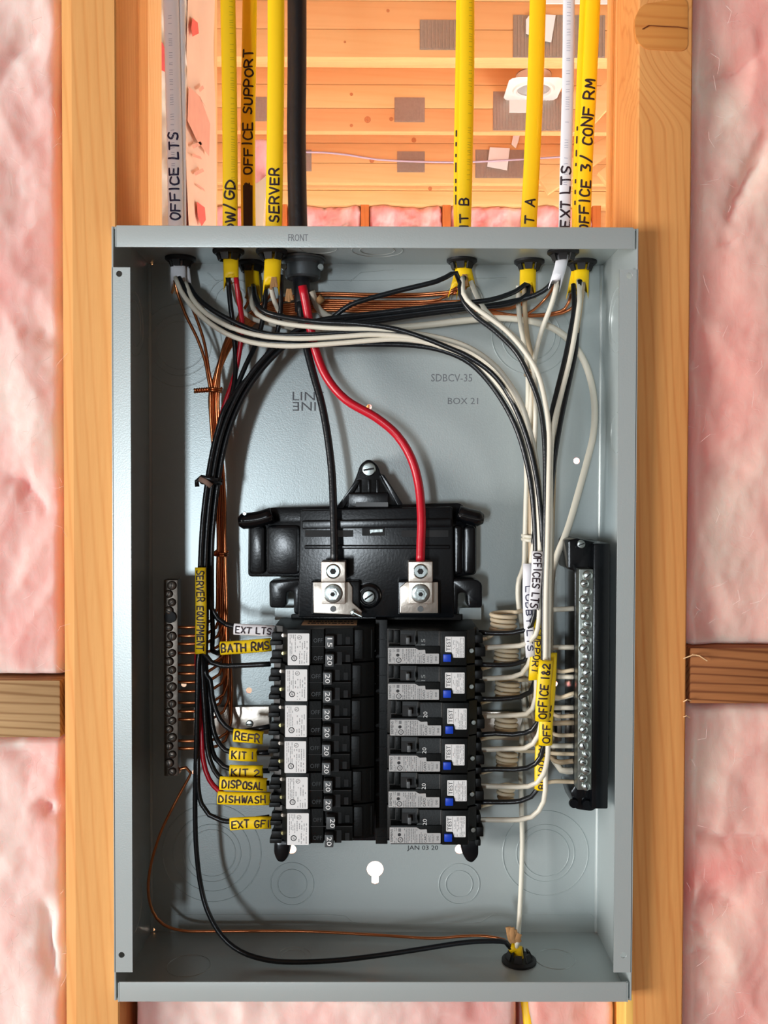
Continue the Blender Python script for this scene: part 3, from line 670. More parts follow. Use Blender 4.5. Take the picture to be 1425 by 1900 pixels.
# ------------------------------------------------------------------ black breaker mount
mt = thing('breaker_mount', 'black moulded plastic breaker base screwed to the back plate, with a triangular tab on top', 'breaker base', P(690, 1145, .09))
def block(name, pts, y0, y1, par=mt, m=blk, r=4, bev=.0008, **k):
    g = MB(); g.poly(pxpoly(rot_poly(pts, r), y0), y0, y1); return g.build(name, m, par, bevel=bev, **k)
block('moulded_body', [(497, 942), (852, 933), (862, 940), (862, 968), (884, 968), (884, 1066), (850, 1070), (460, 1070), (461, 968), (497, 968)], .072, BD - T, r=8)
for x0, x1 in ((462, 491), (495, 556), (842, 858), (861, 883)):
    block('ribbed_pocket', [(x0, 975), (x1, 975), (x1, 1066), (x0, 1066)], .066, .074, r=9, bev=.002)
block('centre_body', [(557, 946), (840, 940), (843, 1146), (553, 1146)], .056, .075, r=5)
block('shelf', [(560, 966), (838, 962), (838, 978), (560, 982)], .050, .058, r=3)
block('shelf', [(565, 1012), (835, 1012), (835, 1019), (565, 1019)], .052, .058, r=2)
for a, b in ((566, 655), (745, 832)): block('slot_shade', [(a, 984), (b, 984), (b, 996), (a, 996)], .0552, .058, m=dark, r=1, bev=0)  # raised dark pads, painted shade of the slots
o = block('clip_window', [(672, 978), (713, 978), (713, 994), (672, 994)], .0545, .058, m=dark, r=1, bev=0)
block('spring_clip', [(686, 983), (710, 982), (710, 987), (690, 988), (687, 990)], .0535, .0545, m=steel, r=1, bev=0)
tabo = block('mounting_tab', [(668, 862), (684, 850), (701, 862), (712, 895), (748, 938), (624, 942), (658, 893)], .066, BD - T, r=14, bev=.0012)
block('tab_ridge', [(622, 944), (662, 890), (668, 893), (636, 944)], .060, .070, par=tabo, r=3)
block('tab_ridge', [(706, 880), (712, 880), (748, 936), (738, 938)], .060, .070, par=tabo, r=3)
block('tab_box', [(645, 914), (722, 914), (722, 943), (645, 943)], .057, .070, par=tabo, r=4, bev=.0015)
block('tab_slot', [(660, 932), (720, 932), (720, 940), (660, 940)], .0564, .058, par=tabo, m=gry, r=1, bev=0)
for x in (664, 682, 698): block('tab_web', [(x, 890), (x + 5, 890), (x + 5, 915), (x, 915)], .062, .070, par=tabo, r=1)
def ear(pts, y0=.060):
    g = tube_geo(spline(W(pts, y0), .003), 15 * S(y0), 14, rb=.006, taper=lambda t: min(1, .62 + t * 4)); return link('ear', from_py(*g), blk, mt)
for pts in ([(443, 968), (450, 967), (478, 964), (505, 956)], [(897, 963), (888, 962), (868, 958), (850, 952)]):
    e = ear(pts)
    g = tube_geo(spline(W([(p[0], p[1] + 2) for p in pts], .0545), .003), 2.2 * S(.055), 8); link('ear_groove', from_py(*g), dark, e)
MB().lathe(P(454, 953, .054), [(.0015, 0), (.0012, .0008)]).build('ear_stud', steel, mt)
def hook(pts, name='side_hook'): return block(name, pts, .058, .080, r=7, bev=.0015)
hook([(499, 1078), (560, 1074), (560, 1140), (545, 1140), (545, 1098), (532, 1098), (530, 1128), (500, 1128)])
hook([(838, 1074), (882, 1074), (895, 1082), (895, 1128), (868, 1128), (866, 1100), (850, 1100), (850, 1140), (838, 1140)])
for a, b in ((510, 560), (852, 893)): block('grey_tab', [(a, 1128), (b, 1128), (b, 1150), (a, 1150)], .082, .084, m=paint, r=1, bev=0)
for (x0, x1) in ((577, 668), (738, 816)): block('lug_cradle', [(x0, 1078), (x1, 1078), (x1, 1142), (x0, 1142)], .049, .058, r=4, bev=.001)
c = P(684, 1107, .050)
MB().lathe((c.x, .056, c.z), [(24 * S(.05), 0), (23 * S(.05), .004), (19 * S(.05), .005), (17 * S(.05), .005), (16 * S(.05), .002)]).build('screw_boss', blk, mt)
def screw(px, py, Y, rp, par, name='screw', slot=30, m=steel, hexn=0, hole=0):
    """screw head at depth Y facing the camera, with a flat dark patch for the shade in its slot or socket"""
    p = P(px, py, Y); r = rp * S(Y); g = MB()
    g.lathe((p.x, Y + .001, p.z), [(r, 0), (r, .0012), (r * .85, .0022), (r * .55, .0024)], n=24)
    if hexn: g.cyl((p.x, Y - .0008, p.z), r * .68, .0022, n=6)
    o = g.build(name, m, par)
    t = math.radians(slot); d = Vector((math.cos(t), 0, math.sin(t))); q = Vector((-d.z, 0, d.x)); c_ = Vector((p.x, Y - (.0032 if hexn else .00155), p.z))
    s = MB()
    if hole: s.cyl((p.x, Y - (.0028 if hexn else .0012), p.z), r * hole, .0004, n=6)
    else:
        a, b = d * r * .78, q * r * .13; s.add([c_ - a - b, c_ + a - b, c_ + a + b, c_ - a + b], [(0, 1, 2, 3)])
    link(name + '_slot', s.done(), dark, o, False); return o
screw(684, 871, .0655, 13, mt, 'mounting_screw', 10, hexn=0)
screw(684, 1107, .052, 12, mt, 'mounting_screw', 35)
for px0, side in ((596, 1), (758, -1)):
    L = thing('terminal_lug', None, None, P(px0 + 22, 1100, .045)); L.location = P(px0 + 22, 1100, .045) - Vector(mt.location); L.parent = mt
    def lb(name, pts, y0, y1, m=alu, bev=.0006, r=2): g = MB(); g.poly(pxpoly(rot_poly(pts, r), y0), y0, y1); return g.build(name, m, L, bevel=bev)
    lb('lug_block', [(px0, 1042), (px0 + 45, 1042), (px0 + 45, 1080), (px0, 1080)], .030, .048)
    lb('lug_foot', [(px0, 1080), (px0 + 45, 1080), (px0 + 45, 1121), (px0, 1121)], .039, .048)
    if side > 0: lb('bus_plate', [(581, 1080), (648, 1080), (654, 1090), (654, 1118), (672, 1134), (670, 1142), (582, 1138)], .046, .051)
    else: lb('bus_plate', [(754, 1080), (813, 1080), (813, 1138), (742, 1138), (742, 1090)], .046, .051)
    def ls(px, py, Y, rp, name, hexn, hole):
        p = P(px, py, Y); r = rp * S(Y); g = MB()
        g.lathe((p.x, Y + .0008, p.z), [(r, 0), (r, .0015), (r * .88, .002), (r * .80, .0012)], n=28)
        if hexn: g.lathe((p.x, Y, p.z), [(r * .95, 0), (r * .95, .0018), (r * .8, .0022)], n=28); g.cyl((p.x, Y - .001, p.z), r * .66, .0035, n=6); g.cyl((p.x, Y - .004, p.z), r * .36, .0025, n=20)
        else: g.cyl((p.x, Y, p.z), r * .78, .0008, n=24)
        g.build(name, steel, L)
        h = MB(); h.cyl((p.x, Y - (.0066 if hexn else .0009), p.z), r * (.24 if hexn else .42), .0003, n=6); h.build(name + '_socket', dark, L)
    ls(px0 + 22, 1060, .030, 14, 'wire_screw', 0, 1); ls(px0 + 22, 1101, .039, 18, 'hex_nut', 1, 1)
    p = P(px0 + 22, 1130, .045); MB().cyl((p.x, .0462, p.z), 5.5 * S(.045), .0012, n=16).build('small_rivet', gry, L)
screw(656, 1137, .042, 6, mt, 'bus_bolt', 60)
g = MB(); g.add(*tube_geo([P(655, 1136, .040), P(671, 1144, .040)], .0012, 10)); g.build('bus_bolt', steel, mt)
# feet at the lower end, rail behind, spine between the two rows
block('foot', [(508, 1560), (540, 1560), (536, 1590), (526, 1602), (514, 1600), (507, 1585)], .060, .085, r=10, bev=.003)
block('foot', [(852, 1560), (888, 1560), (888, 1590), (876, 1602), (866, 1598), (858, 1585)], .060, .085, r=10, bev=.003)
block('base_pan', [(540, 1140), (858, 1140), (866, 1560), (530, 1560)], .078, .093, r=3)
rl = block('steel_rail', [(332, 1313), (500, 1311), (500, 1362), (332, 1365)], .092, .0945, m=galv if 0 else alu, r=2, bev=.0004)
o = block('steel_rail', [(880, 1320), (1042, 1322), (1042, 1376), (880, 1372)], .092, .0945, m=alu, r=2, bev=.0004)
screw(463, 1343, .0915, 7, rl, 'rail_screw', 0)
block('rail_hole_shade', [(1020, 1340), (1034, 1340), (1034, 1362), (1020, 1362)], .0916, .0922, par=o, m=dark, r=5, bev=0)  # dark patch painted for the shade in the hole
sp_ = block('centre_spine', [(697, 1150), (719, 1150), (719, 1566), (697, 1566)], .050, .080, r=1, m=blk2)
for i in range(12):
    y = 1186 + i * 33.3
    block('spine_seam', [(700, y), (717, y), (717, y + 1.2), (700, y + 1.2)], .0497, .0502, par=sp_, m=blk, r=.1, bev=0)

# ------------------------------------------------------------------ breakers
YF = .020                                              # depth of the faces that carry the labels
s = S(YF)
def yz_profile(pts, x_flip, z0, z1):
    """outline in (x, y) run along z"""
    mb = MB(); n = len(pts)
    return mb.add([(x, y, z0) for x, y in pts] + [(x, y, z1) for x, y in pts], [tuple(range(n)), tuple(range(n, 2 * n))[::-1]] + [(i, n + i, n + (i + 1) % n, (i + 1) % n) for i in range(n)])
rows = random.Random(3)
def dashes(mb, x0, x1, z0, z1, y, vertical=True, n=7, rnd=rows, dens=.8, th=.34):
    """lines of print far too small to read"""
    for i in range(n):
        if vertical:
            c = x0 + (x1 - x0) * (i + .5) / n; wd = (x1 - x0) / n * th; z = z1
            while z > z0:
                L_ = (z1 - z0) * rnd.uniform(.06, .22)
                if rnd.random() < dens: mb.add([(c - wd / 2, y, max(z0, z - L_)), (c + wd / 2, y, max(z0, z - L_)), (c + wd / 2, y, z), (c - wd / 2, y, z)], [(0, 1, 2, 3)])
                z -= L_ + (z1 - z0) * .03
shift = [0, -4, -5, -6, -3, -1]
for i in range(6):
    ty = 1167 + 66.8 * i; sh = shift[i]; a, b = P(497 + sh * .6, ty, YF), P(697, ty + 65.6, YF)
    X0, X1, Zt, Zb = a.x, b.x, a.z, b.z
    nm = ['top', 'second', 'third', 'fourth', 'fifth', 'bottom'][i]
    br = thing('twin_breaker', f'black twin breaker with white label, {nm} of the left row' + (', marked 15 and 20' if i == 0 else ''), 'circuit breaker', ((X0 + X1) / 2, .078, Zb), 'twin breakers in the left row')
    x = lambda px: P(px + sh, ty, YF).x
    yb = .080
    pr = [(X0 + .003, yb), (X0 + .003, .040), (x(520), .038), (x(522), .030), (x(531), .024), (x(533), YF), (x(577), YF), (x(578), YF + .0012), (x(601), YF + .0012), (x(602), .026), (x(655), .026), (x(656), .030), (x(678), .031), (X1 - .001, .034), (X1 - .001, yb)]
    yz_profile(pr, 0, Zb + .0002, Zt - .0002).build('housing', blk2, br, bevel=.0004)
    zm = (Zt + Zb) / 2
    MB().box(x(534), x(655), YF - .00005 + .0006, yb - .01, zm - .0002, zm + .0002).build('seam', dark, br)
    # label
    lt, lb_ = P(0, ty + 7, YF).z, P(0, ty + 66, YF).z
    lx0, lx1 = x(534), x(574)
    lo = MB(); o_ = rot_poly([(lx0, lt), (lx1, lt), (lx1, lb_), (lx0, lb_)], .0006, 3); lo.poly(o_, YF - .0003, YF + .0001); lo = lo.build('label', lab, br)
    pm = MB(); yy = YF - .00034
    dashes(pm, lx0 + .001, lx0 + .006, lt - .022 * .72, lt - .0008, yy, n=4); dashes(pm, lx0 + .0062, lx1 - .0008, lt - .022 * .62, lt - .0055, yy, n=5, dens=.55)
    dashes(pm, lx0 + .0075, lx1 - .001, lb_ + .001, lb_ + .0085, yy, n=4, dens=.6)
    link('fine_print', from_py(pm.v, pm.f), prt, lo, False)
    lg = MB(); cc = Vector((lx0 + 22 * s, yy, lt - 7.5 * s)); lg.torus(cc, 3.8 * s, .00012, flat=.2, n=24, k=4); type_on(lg, 'U', cc + RT_ * .0003, DN, RT_, .0012, .0012)
    type_on(lg, 'L', cc - RT_ * .0006 + DN * .0006, DN, RT_, .001, .001)
    cc = Vector((lx0 + 12 * s, yy, lb_ + 13 * s)); lg.torus(cc, 4.8 * s, .0003, flat=.2, n=20, k=4, arc=(2.3, 8.6)); type_on(lg, 'SP', cc, DN, RT_, .0024, .0017)
    link('approval_marks', from_py(lg.v, lg.f), prd, lo, False)
    for j in range(2):
        cy = ty + 16.5 + 33.4 * j; c = P(611 + sh, cy + 6, .014)
        hx0, hx1 = x(604), x(620)
        sk = (3 if (i == 5 and j == 0) else 0) * s
        z_ = P(0, cy + 6, YF).z
        h = MB(); h.poly(rot_poly([(hx0 + sk, z_ + 11.5 * s), (hx1 + sk, z_ + 11.5 * s), (hx1 + sk, z_ - 11.5 * s), (hx0 + sk, z_ - 11.5 * s)], .0006, 3), .0165, .028)
        h = h.build('handle', tagm, br, bevel=.0004)
        tm = MB(); type_on(tm, '15' if (i == 0 and j == 0) else '20', (hx0 + sk + 8.5 * s + (3 * s if sk else 0), .01635, z_), DN, RT_, 17 * s, 9 * s); link('amp_number', from_py(tm.v, tm.f), white_txt, h, False)
        # handle pit and trip window, dark pads in place of shaded hollows
        MB().poly(rot_poly([(x(621), z_ + 12 * s), (x(634), z_ + 12 * s), (x(634), z_ - 12 * s), (x(621), z_ - 12 * s)], .0004, 2), .0256, .0262).build('handle_pit_shade', dark, br)
        MB().poly(rot_poly([(x(641), z_ + 7 * s), (x(649), z_ + 7 * s), (x(649), z_ - 7 * s), (x(641), z_ - 7 * s)], .0004, 2), .0256, .0262).build('trip_window', dark, br)
        pm = MB(); type_on(pm, 'OFF', ((x(590)), YF + .0011, z_ + 2 * s), RT_, UP, 17 * s, 8 * s); link('moulded_word', from_py(pm.v, pm.f), mat('moulded_black', (36, 40, 42), .4), br, False)
        # clamp mouth with its screw
        zc = P(0, cy, .035).z; xc0, xc1 = x(496), x(525)
        MB().box(X0 - .0006 + .0004, x(519), .034, .075, zc - 13 * s, zc - 4 * s).build('clamp_shroud', blk2, br, bevel=.0006)
        MB().box(X0 + .0012, x(522), .0335, .04, zc - 2 * s, zc + 11 * s).build('terminal_clamp', blk2, br, bevel=.0005)
        p = Vector((x(523), .030, P(0, cy - 6, .03).z)); MB().lathe((p.x, .0315, p.z), [(4.2 * s, 0), (4.2 * s, .0016), (3.2 * s, .0022)], n=14).build('terminal_screw', mat('brass_screw', (214, 206, 150), .3, 1) if j else alu, br)
    for q in (0, 1): MB().box(x(657 + 18 * q), x(673 + 18 * q), .0298 + .003 * q, .032 + .003 * q, Zb + .002, Zt - .002).build('end_step', blk2, br, bevel=.0004)

rsh = [0, 0, 4, 2, 1, 3]; tsh = [0, 0, 4, 0, 4, 2]
for i in range(6):
    ty = 1170 + 66.6 * i; a, b = P(719, ty, YF), P(890, ty + 65.4, YF); X0, X1, Zt, Zb = a.x, b.x, a.z, b.z; sh = rsh[i]
    nm = ['top', 'second', 'third', 'fourth', 'fifth', 'bottom'][i]
    br = thing('test_breaker', f'black breaker with blue test button and silver labels, {nm} of the right row, marked {15 if i < 2 else 20}', 'circuit breaker', ((X0 + X1) / 2, .078, Zb), 'breakers with blue test buttons in the right row')
    x = lambda px: P(px + sh, ty, YF).x
    zz = lambda py: P(0 + 790, ty - 1170 + py, YF).z
    yb = .080
    pr = [(X0, yb), (X0, .032), (x(742), .030), (x(743), .0245), (x(772), .0245), (x(776), YF + .0016), (x(815), YF + .0016), (x(818), YF), (x(866), YF), (x(868), .026), (x(884), .030), (X1 - .003, .036), (X1, .042), (X1, yb)]
    yz_profile(pr, 0, Zb + .0002, Zt - .0002).build('housing', blk2, br, bevel=.0005)
    MB().poly([(x(722), zz(1199)), (x(817), zz(1199)), (x(817), Zb + .0006), (x(722), Zb + .0006)], YF + .0002, .034).build('label_step', blk2, br, bevel=.0004)
    lp = rot_poly([(720, 1202), (770, 1202), (777, 1206), (789, 1205.5), (789.5, 1212.6), (814.6, 1212.6), (814.6, 1231.5), (720, 1231.5)], 1.2, 3)
    lo = MB(); lo.poly([(x(p), zz(q)) for p, q in lp], YF - .0003, YF + .0003); lo = lo.build('label', labg, br, bevel=0)
    pm, dm = MB(), MB(); yy = YF - .00036
    type_on(dm, 'SIEMENS', (x(723.8), yy, zz(1217)), UP, LF, 24 * s, 4.2 * s)
    dashes(pm, x(728), x(734), zz(1209), zz(1203), yy, n=2); dashes(pm, x(728), x(734), zz(1231), zz(1219), yy, n=2)
    pm.box(x(736), x(741), yy, yy + .0001, zz(1210), zz(1204))
    cc = Vector((x(738), yy, zz(1215.5))); dm.cyl(cc, 3 * s, .00008, n=14)
    cc = Vector((x(740), yy, zz(1225))); dm.torus(cc, 4.4 * s, .00022, flat=.2, n=22, k=4); type_on(dm, 'UL', cc, UP, LF, .0019, .0012)
    dashes(pm, x(746), x(772), zz(1231), zz(1204), yy, n=8, dens=.85); dashes(pm, x(774), x(783), zz(1231), zz(1211), yy, n=3, dens=.85)
    type_on(dm, 'CAFCI', (x(786.5), yy, zz(1222)), UP, LF, 16 * s, 4.5 * s)
    type_on(pm, 'ARC', (x(794), yy, zz(1223)), UP, LF, 12 * s, 4 * s); type_on(pm, 'FAULT', (x(800.5), yy, zz(1222)), UP, LF, 15 * s, 4 * s)
    type_on(dm, 'GND', (x(809), yy, zz(1222)), UP, LF, 9 * s, 3.6 * s)
    link('fine_print', from_py(pm.v, pm.f), mat('print_grey', (112, 114, 116), .6), lo, False); link('dark_lettering', from_py(dm.v, dm.f), prd, lo, False)
    d = tsh[i] - sh; xt = lambda px: x(px + d)
    tp = rot_poly([(826, 1181), (862, 1181), (862, 1220), (841, 1220), (838.5, 1210), (826, 1209.6)], 1.2, 3)
    lo = MB(); lo.poly([(xt(p), zz(q)) for p, q in tp], YF - .0003, YF + .0003); lo = lo.build('test_label', lab, br)
    pm, dm = MB(), MB(); type_on(dm, 'TEST', (xt(832), yy, zz(1195.5)), UP, LF, 24 * s, 7.5 * s)
    dm.box(xt(837.6), xt(838), yy, yy + .00005, zz(1209), zz(1182)); dashes(pm, xt(840), xt(845), zz(1205), zz(1188), yy, n=2, dens=.6); dashes(pm, xt(845), xt(861), zz(1219), zz(1183), yy, n=6)
    link('fine_print', from_py(pm.v, pm.f), prt, lo, False); link('test_word', from_py(dm.v, dm.f), prd, lo, False)
    MB().box(xt(822.5), xt(837), YF - .0016, YF + .002, zz(1227.5), zz(1213.5)).build('test_button', blue, br, bevel=.0005)
    tm = MB(); type_on(tm, '15' if i < 2 else '20', (x(785.5), YF + .0015, zz(1192 if i < 2 else 1194)), UP, LF, 12 * s, 7.5 * s); link('amp_number', from_py(tm.v, tm.f), mat('amp_print_bright' if i > 1 else 'amp_print_dull', (226, 230, 230) if i > 1 else (130, 136, 136), .5), br, False)
    MB().box(x(743), x(768), .0242, .0247, zz(1198), zz(1179)).build('handle_pit_shade', dark, br)  # dark pad painted for the shade round the handle
    h = MB().box(x(753.5), x(760), .0175, .030, zz(1194.5), zz(1182)).build('handle', gry, br, bevel=.0005)
    MB().lathe((x(776), YF + .0018, zz(1201)), [(6 * s, 0), (6 * s, .0003)], n=20).build('round_plug', mat('plug_grey', (52, 57, 58), .5), br)
    p = P(875 + sh, ty + 38, .026); MB().lathe((p.x, .029, p.z), [(5 * s, 0), (5 * s, .0018), (4 * s, .0024)], n=14).build('terminal_screw', barm, br)
    for k_, (a_, b_) in enumerate([(4, 20), (27, 45), (50, 62)]):
        MB().box(x(884), P(895 + (k_ % 2) * 5 - i * .4, 1200, .036).x, .032, .07, P(0, ty + b_, .036).z, P(0, ty + a_, .036).z).build('terminal_clamp', blk2, br, bevel=.0008)
    for q in (0, 1): MB().box(x(721 + 11 * q), x(730 + 11 * q), .0305 - .002 * q, .034, zz(1197), zz(1173)).build('end_step', blk2, br, bevel=.0004)
    # the breaker's own coiled white lead
    cy0, n_t, cx0, cx1 = [(1136, 4.6, 908, 960), (1199, 3.6, 915, 964), (1262, 3.6, 917, 967), (1328, 3.8, 916, 962), (1392, 3.6, 919, 962), (1457, 3.2, 921, 956)][i]
    yc = .058; c = P((cx0 + cx1) / 2, cy0, yc); Rr = (cx1 - cx0) / 2 * S(yc) - .0017; pt = []
    for k_ in range(int(n_t * 20)):
        t = k_ / 20 * 2 * math.pi; wv = 1 + .05 * math.sin(t * .37 + i)
        pt.append(Vector((c.x + Rr * wv * math.cos(t), yc + Rr * .8 * wv * math.sin(t), c.z - k_ / 20 * 8.8 * S(yc))))
    ny = [1242, 1292, 1327, 1363, 1398, 1450][i]
    lead = [P(892, cy0 + 8.8 * n_t + 10, .06), P(903, cy0 + 8.8 * n_t + 8, .066)]
    tail = [P(985, cy0 + 2, .066), P(1010, (cy0 + ny) / 2, .066), P(1030, ny, .06), P(1066, ny + (-6 if i == 1 else 1), .05)]
    g = tube_geo(spline(pt[:1] and (tail[::-1] + pt + lead[::-1]), .0028), .0016, 7)
    link('coiled_lead', from_py(*g), mat('cream_wire_insulation', (236, 218, 186), .45, 0, .05, 300, .06, 40), br)
# warning labels on the upper side of the top breakers
for (x0, x1, i) in ((560, 662, 0), (757, 832, 1)):
    a, b = P(x0, 1160, .045), P(x1, 1160, .045); z = P(0, 1167 if i == 0 else 1170, YF).z + .0001
    o = MB().box(a.x, b.x, .040, .068, z, z + .0002).build('warning_sticker', brown_ptc, None, smooth=False, label=['tan sticker on the upper side of the top left breaker', 'tan sticker with dark print on the upper side of the top right breaker'][i], cat='sticker')
    pm = MB(); rr = random.Random(8 + i)
    for k_ in range(2):
        xx = a.x + .004
        while xx < b.x - .003:
            L_ = rr.uniform(.001, .004); pm.add([(xx, .047 + k_ * .010, z + .0003), (xx + L_, .047 + k_ * .010, z + .0003), (xx + L_, .0515 + k_ * .010, z + .0003), (xx, .0515 + k_ * .010, z + .0003)], [(0, 1, 2, 3)]); xx += L_ + .0008
    link('fine_print', from_py(pm.v, pm.f), prd, o, False)

# ------------------------------------------------------------------ terminal bars
def term_bar(name, label, x0, x1, y0, y1, Y, n, m, seed, big, skip=()):
    a, b = P(x0, y0, Y), P(x1, y1, Y); t = thing(name, label, 'terminal bar', ((a.x + b.x) / 2, Y + .01, b.z))
    xa, xb = P(x0, (y0 + y1) / 2, Y).x, P(x1, (y0 + y1) / 2, Y).x
    MB().box(xa, xb, Y, Y + .012, b.z, a.z).build('bar', m, t, bevel=.0006)
    rnd = random.Random(seed); sl = rnd.uniform
    for k_ in range(n):
        if k_ in skip: continue
        py = y0 + (y1 - y0) * (k_ + .6) / (n + .2); r = big * (1.0 if k_ % 3 else 1.15) * S(Y); off = (-.12 if k_ % 2 else .1) * (xb - xa)
        cx = (xa + xb) / 2 + off; cz = P(0, py, Y).z; g = MB()
        g.lathe((cx, Y + .0003, cz), [(r, 0), (r, .0014), (r * .86, .0024), (r * .5, .003)], n=18); o = g.build('bar_screw', steel if m is barm else m, t)
        tt = sl(0, 3.14); d = Vector((math.cos(tt), 0, math.sin(tt))); q = Vector((-d.z, 0, d.x)); c_ = Vector((cx, Y - .00285, cz))
        link('slot', from_py([c_ - d * r * .55 - q * r * .11, c_ + d * r * .55 - q * r * .11, c_ + d * r * .55 + q * r * .11, c_ - d * r * .55 + q * r * .11], [(0, 1, 2, 3)]), dark, o, False)  # slot shade painted as a dark quad on the head
    return t
nb = term_bar('neutral_bar', 'long metal neutral bar full of screws on a black insulator at right', 1073, 1099, 1056, 1466, .034, 27, barm, 4, 8.2)
block('insulator', [(1054, 1002), (1070, 998), (1106, 1006), (1108, 1500), (1098, 1506), (1068, 1502), (1058, 1470), (1066, 1460), (1066, 1060), (1054, 1056)], .047, .085, par=nb, r=5, bev=.0015)
MB().box(P(1100, 1200, .04).x, P(1131, 1200, .04).x, .040, BD - T, P(0, 1500, .04).z, P(0, 1005, .04).z).build('insulator_wall', blk, nb, bevel=.0015)
for a, b in ((1064, 1490), (1088, 1492)): MB().lathe(P(a, b, .046), [(9 * S(.046), 0), (8 * S(.046), .002)], n=18).build('insulator_foot', blk, nb)
screw(1078, 1010, .044, 8, nb, 'insulator_screw', 20)
gbm = mat('dull_bar_metal', (112, 104, 96), .42, 1, .2, 260, .25, 90)
gb = term_bar('ground_bar', 'dull metal ground bar with screws at the left side of the box', 304, 330, 1076, 1440, .060, 23, gbm, 9, 7.5, skip=(4,))
p = P(316, 1145, .0585); MB().cyl((p.x, .0605, p.z), 11 * S(.058), .003, n=24).build('black_screw', dark, gb, bevel=.0003)
g = MB()
for py in (1090, 1425): p = P(314, py, .07); g.box(p.x - .003, p.x + .003, .0715, BD - T, p.z - .005, p.z + .005)
for k_ in range(2):
    q = MB(); q.v = g.v[k_ * 8:k_ * 8 + 8]; q.f = [tuple(i for i in f_) for f_ in g.f[:6]]; q.build('bar_bracket', paint, gb)

# ================================================================== CABLES AND WIRES
def on_plane(px, py, z):
    d = cam2world(((px - 712.5) / F, (py - 950) / F, 1)); return CAM + d * ((z - CAM.z) / d.z)
def grommet(gx, gy, label, r=.0118, top=True):
    z = zt - T if top else zb + T; c = on_plane(gx, gy, z); s_ = -1 if top else 1
    t = thing('cable_grommet', label, 'grommet', c, 'black cable grommets in the top of the box' if top else None)
    MB().lathe(c, [(r, 0), (r, .0016 * s_), (r * .86, .003 * s_), (r * .6, .0028 * s_)], 'Z', 28).build('rim', grom, t)
    g = MB()
    for k in range(6):                                   # clamping tongues round the cable
        a = k * math.pi / 3 + .3; e = Vector((math.cos(a), math.sin(a), 0)); q = Vector((-e.y, e.x, 0))
        p0, p1 = c + e * r * .72, c + e * r * .5 + UP * .0075 * s_
        g.add([p0 - q * .0036, p0 + q * .0036, p1 + q * .0026, p1 - q * .0026, p0 - q * .0036 + e * .0014, p0 + q * .0036 + e * .0014, p1 + q * .0026 + e * .0014, p1 - q * .0026 + e * .0014],
              [(0, 1, 2, 3), (7, 6, 5, 4), (0, 4, 5, 1), (1, 5, 6, 2), (2, 6, 7, 3), (3, 7, 4, 0)])
    g.build('tongues', grom, t)
    return c
Gr = {}
for key, gx, gy, lb_ in [('ltsA', 335, 478, 'leftmost black grommet, holding the white OFFICE LTS cables'), ('dw', 424, 465, 'black grommet on the DW/GD cable'), ('sup', 466, 487, 'black grommet on the OFFICE SUPPORT cable, set further back'),
                         ('srv', 504, 465, 'black grommet on the SERVER cable'), ('kb', 857, 482, 'black grommet on the KIT B cable'), ('ka', 982, 484, 'black grommet on the KIT A cable'),
                         ('ext', 1045, 466, 'black grommet on the white EXT LTS cable, nearest the front'), ('of3', 1079, 485, 'rightmost black grommet, on the OFFICE 3 cables')]:
    Gr[key] = grommet(gx, gy, lb_)
def cable(key, label, above, end, a_px, m, cat='cable', name='sheathed_cable', dY=0, ratio=.45, notch=.0065, group=None):
    c = Gr[key]; Y = c.y + dY; a = a_px * S(Y)
    t = thing(name, label, cat, P(end[0][0], end[0][1], Y), group)
    (xa_, ya_), (xb_, yb_) = above[0], above[1]; pts = [P(x, y, Y) for x, y in above]
    path = [P(xa_, q, Y) for q in range(-1500, -61, 180)] + pts + [P(p[0], p[1], Y - (.004 if i else 0)) for i, p in enumerate(end)]
    tube('sheath', path, a, m, t, rb=a * ratio, notch=notch, n=18)
    return t, pts, a, a * ratio
K = {}
K['ltsA'] = cable('ltsA', 'wide white cable marked OFFICE LTS, leftmost of all', [(316, -60), (320, 120), (324, 300), (326, 420)], [(330, 480), (331, 528)], 14, whs)
K['ltsB'] = cable('ltsA', 'narrow white cable close behind the right edge of the OFFICE LTS cable', [(334, -60), (336, 120), (337, 300), (338, 420)], [(342, 480), (349, 540)], 8, whs, dY=.004)
K['dw'] = cable('dw', 'yellow cable marked DW/GD, leftmost of the yellow cables', [(422, -60), (425, 120), (427, 300), (427, 420)], [(428, 470), (429, 523)], 14, yel)
K['sup'] = cable('sup', 'yellow cable marked OFFICE SUPPORT with a blacked-out word', [(464, -60), (462, 100), (460, 250), (461, 420)], [(466, 490), (470, 545)], 13.5, yel)
K['srv'] = cable('srv', 'yellow cable marked SERVER', [(512, -60), (512, 120), (510, 300), (508, 420)], [(507, 470), (504, 530)], 15.5, yel)
K['kbB'] = cable('kb', 'narrow yellow cable edge with black dashes, just left of the KIT B cable', [(855, -60), (853, 120), (850, 300), (850, 420)], [(856, 480), (843, 538)], 8, yel, dY=.004)
K['kb'] = cable('kb', 'yellow cable marked KIT B', [(866, -60), (866, 120), (863, 300), (860, 420)], [(858, 480), (868, 530)], 14, yel)
K['ka'] = cable('ka', 'yellow cable marked KIT A', [(999, -60), (994, 140), (987, 300), (981, 420)], [(980, 482), (979, 538)], 15, yel)
K['ext'] = cable('ext', 'white cable marked EXT LTS between yellow cables at right', [(1056, -60), (1054, 140), (1050, 300), (1047, 420)], [(1043, 480), (1032, 523)], 11, whs)
K['of3B'] = cable('of3', 'yellow cable edge with black dashes behind the OFFICE 3 cable', [(1087, -60), (1079, 140), (1073, 300), (1070, 420)], [(1072, 482), (1062, 540)], 9, yel, dY=.004)
K['of3'] = cable('of3', 'yellow cable marked OFFICE 3/ CONF RM, rightmost of all', [(1102, -60), (1094, 140), (1086, 300), (1082, 420)], [(1080, 480), (1078, 536)], 14, yel)
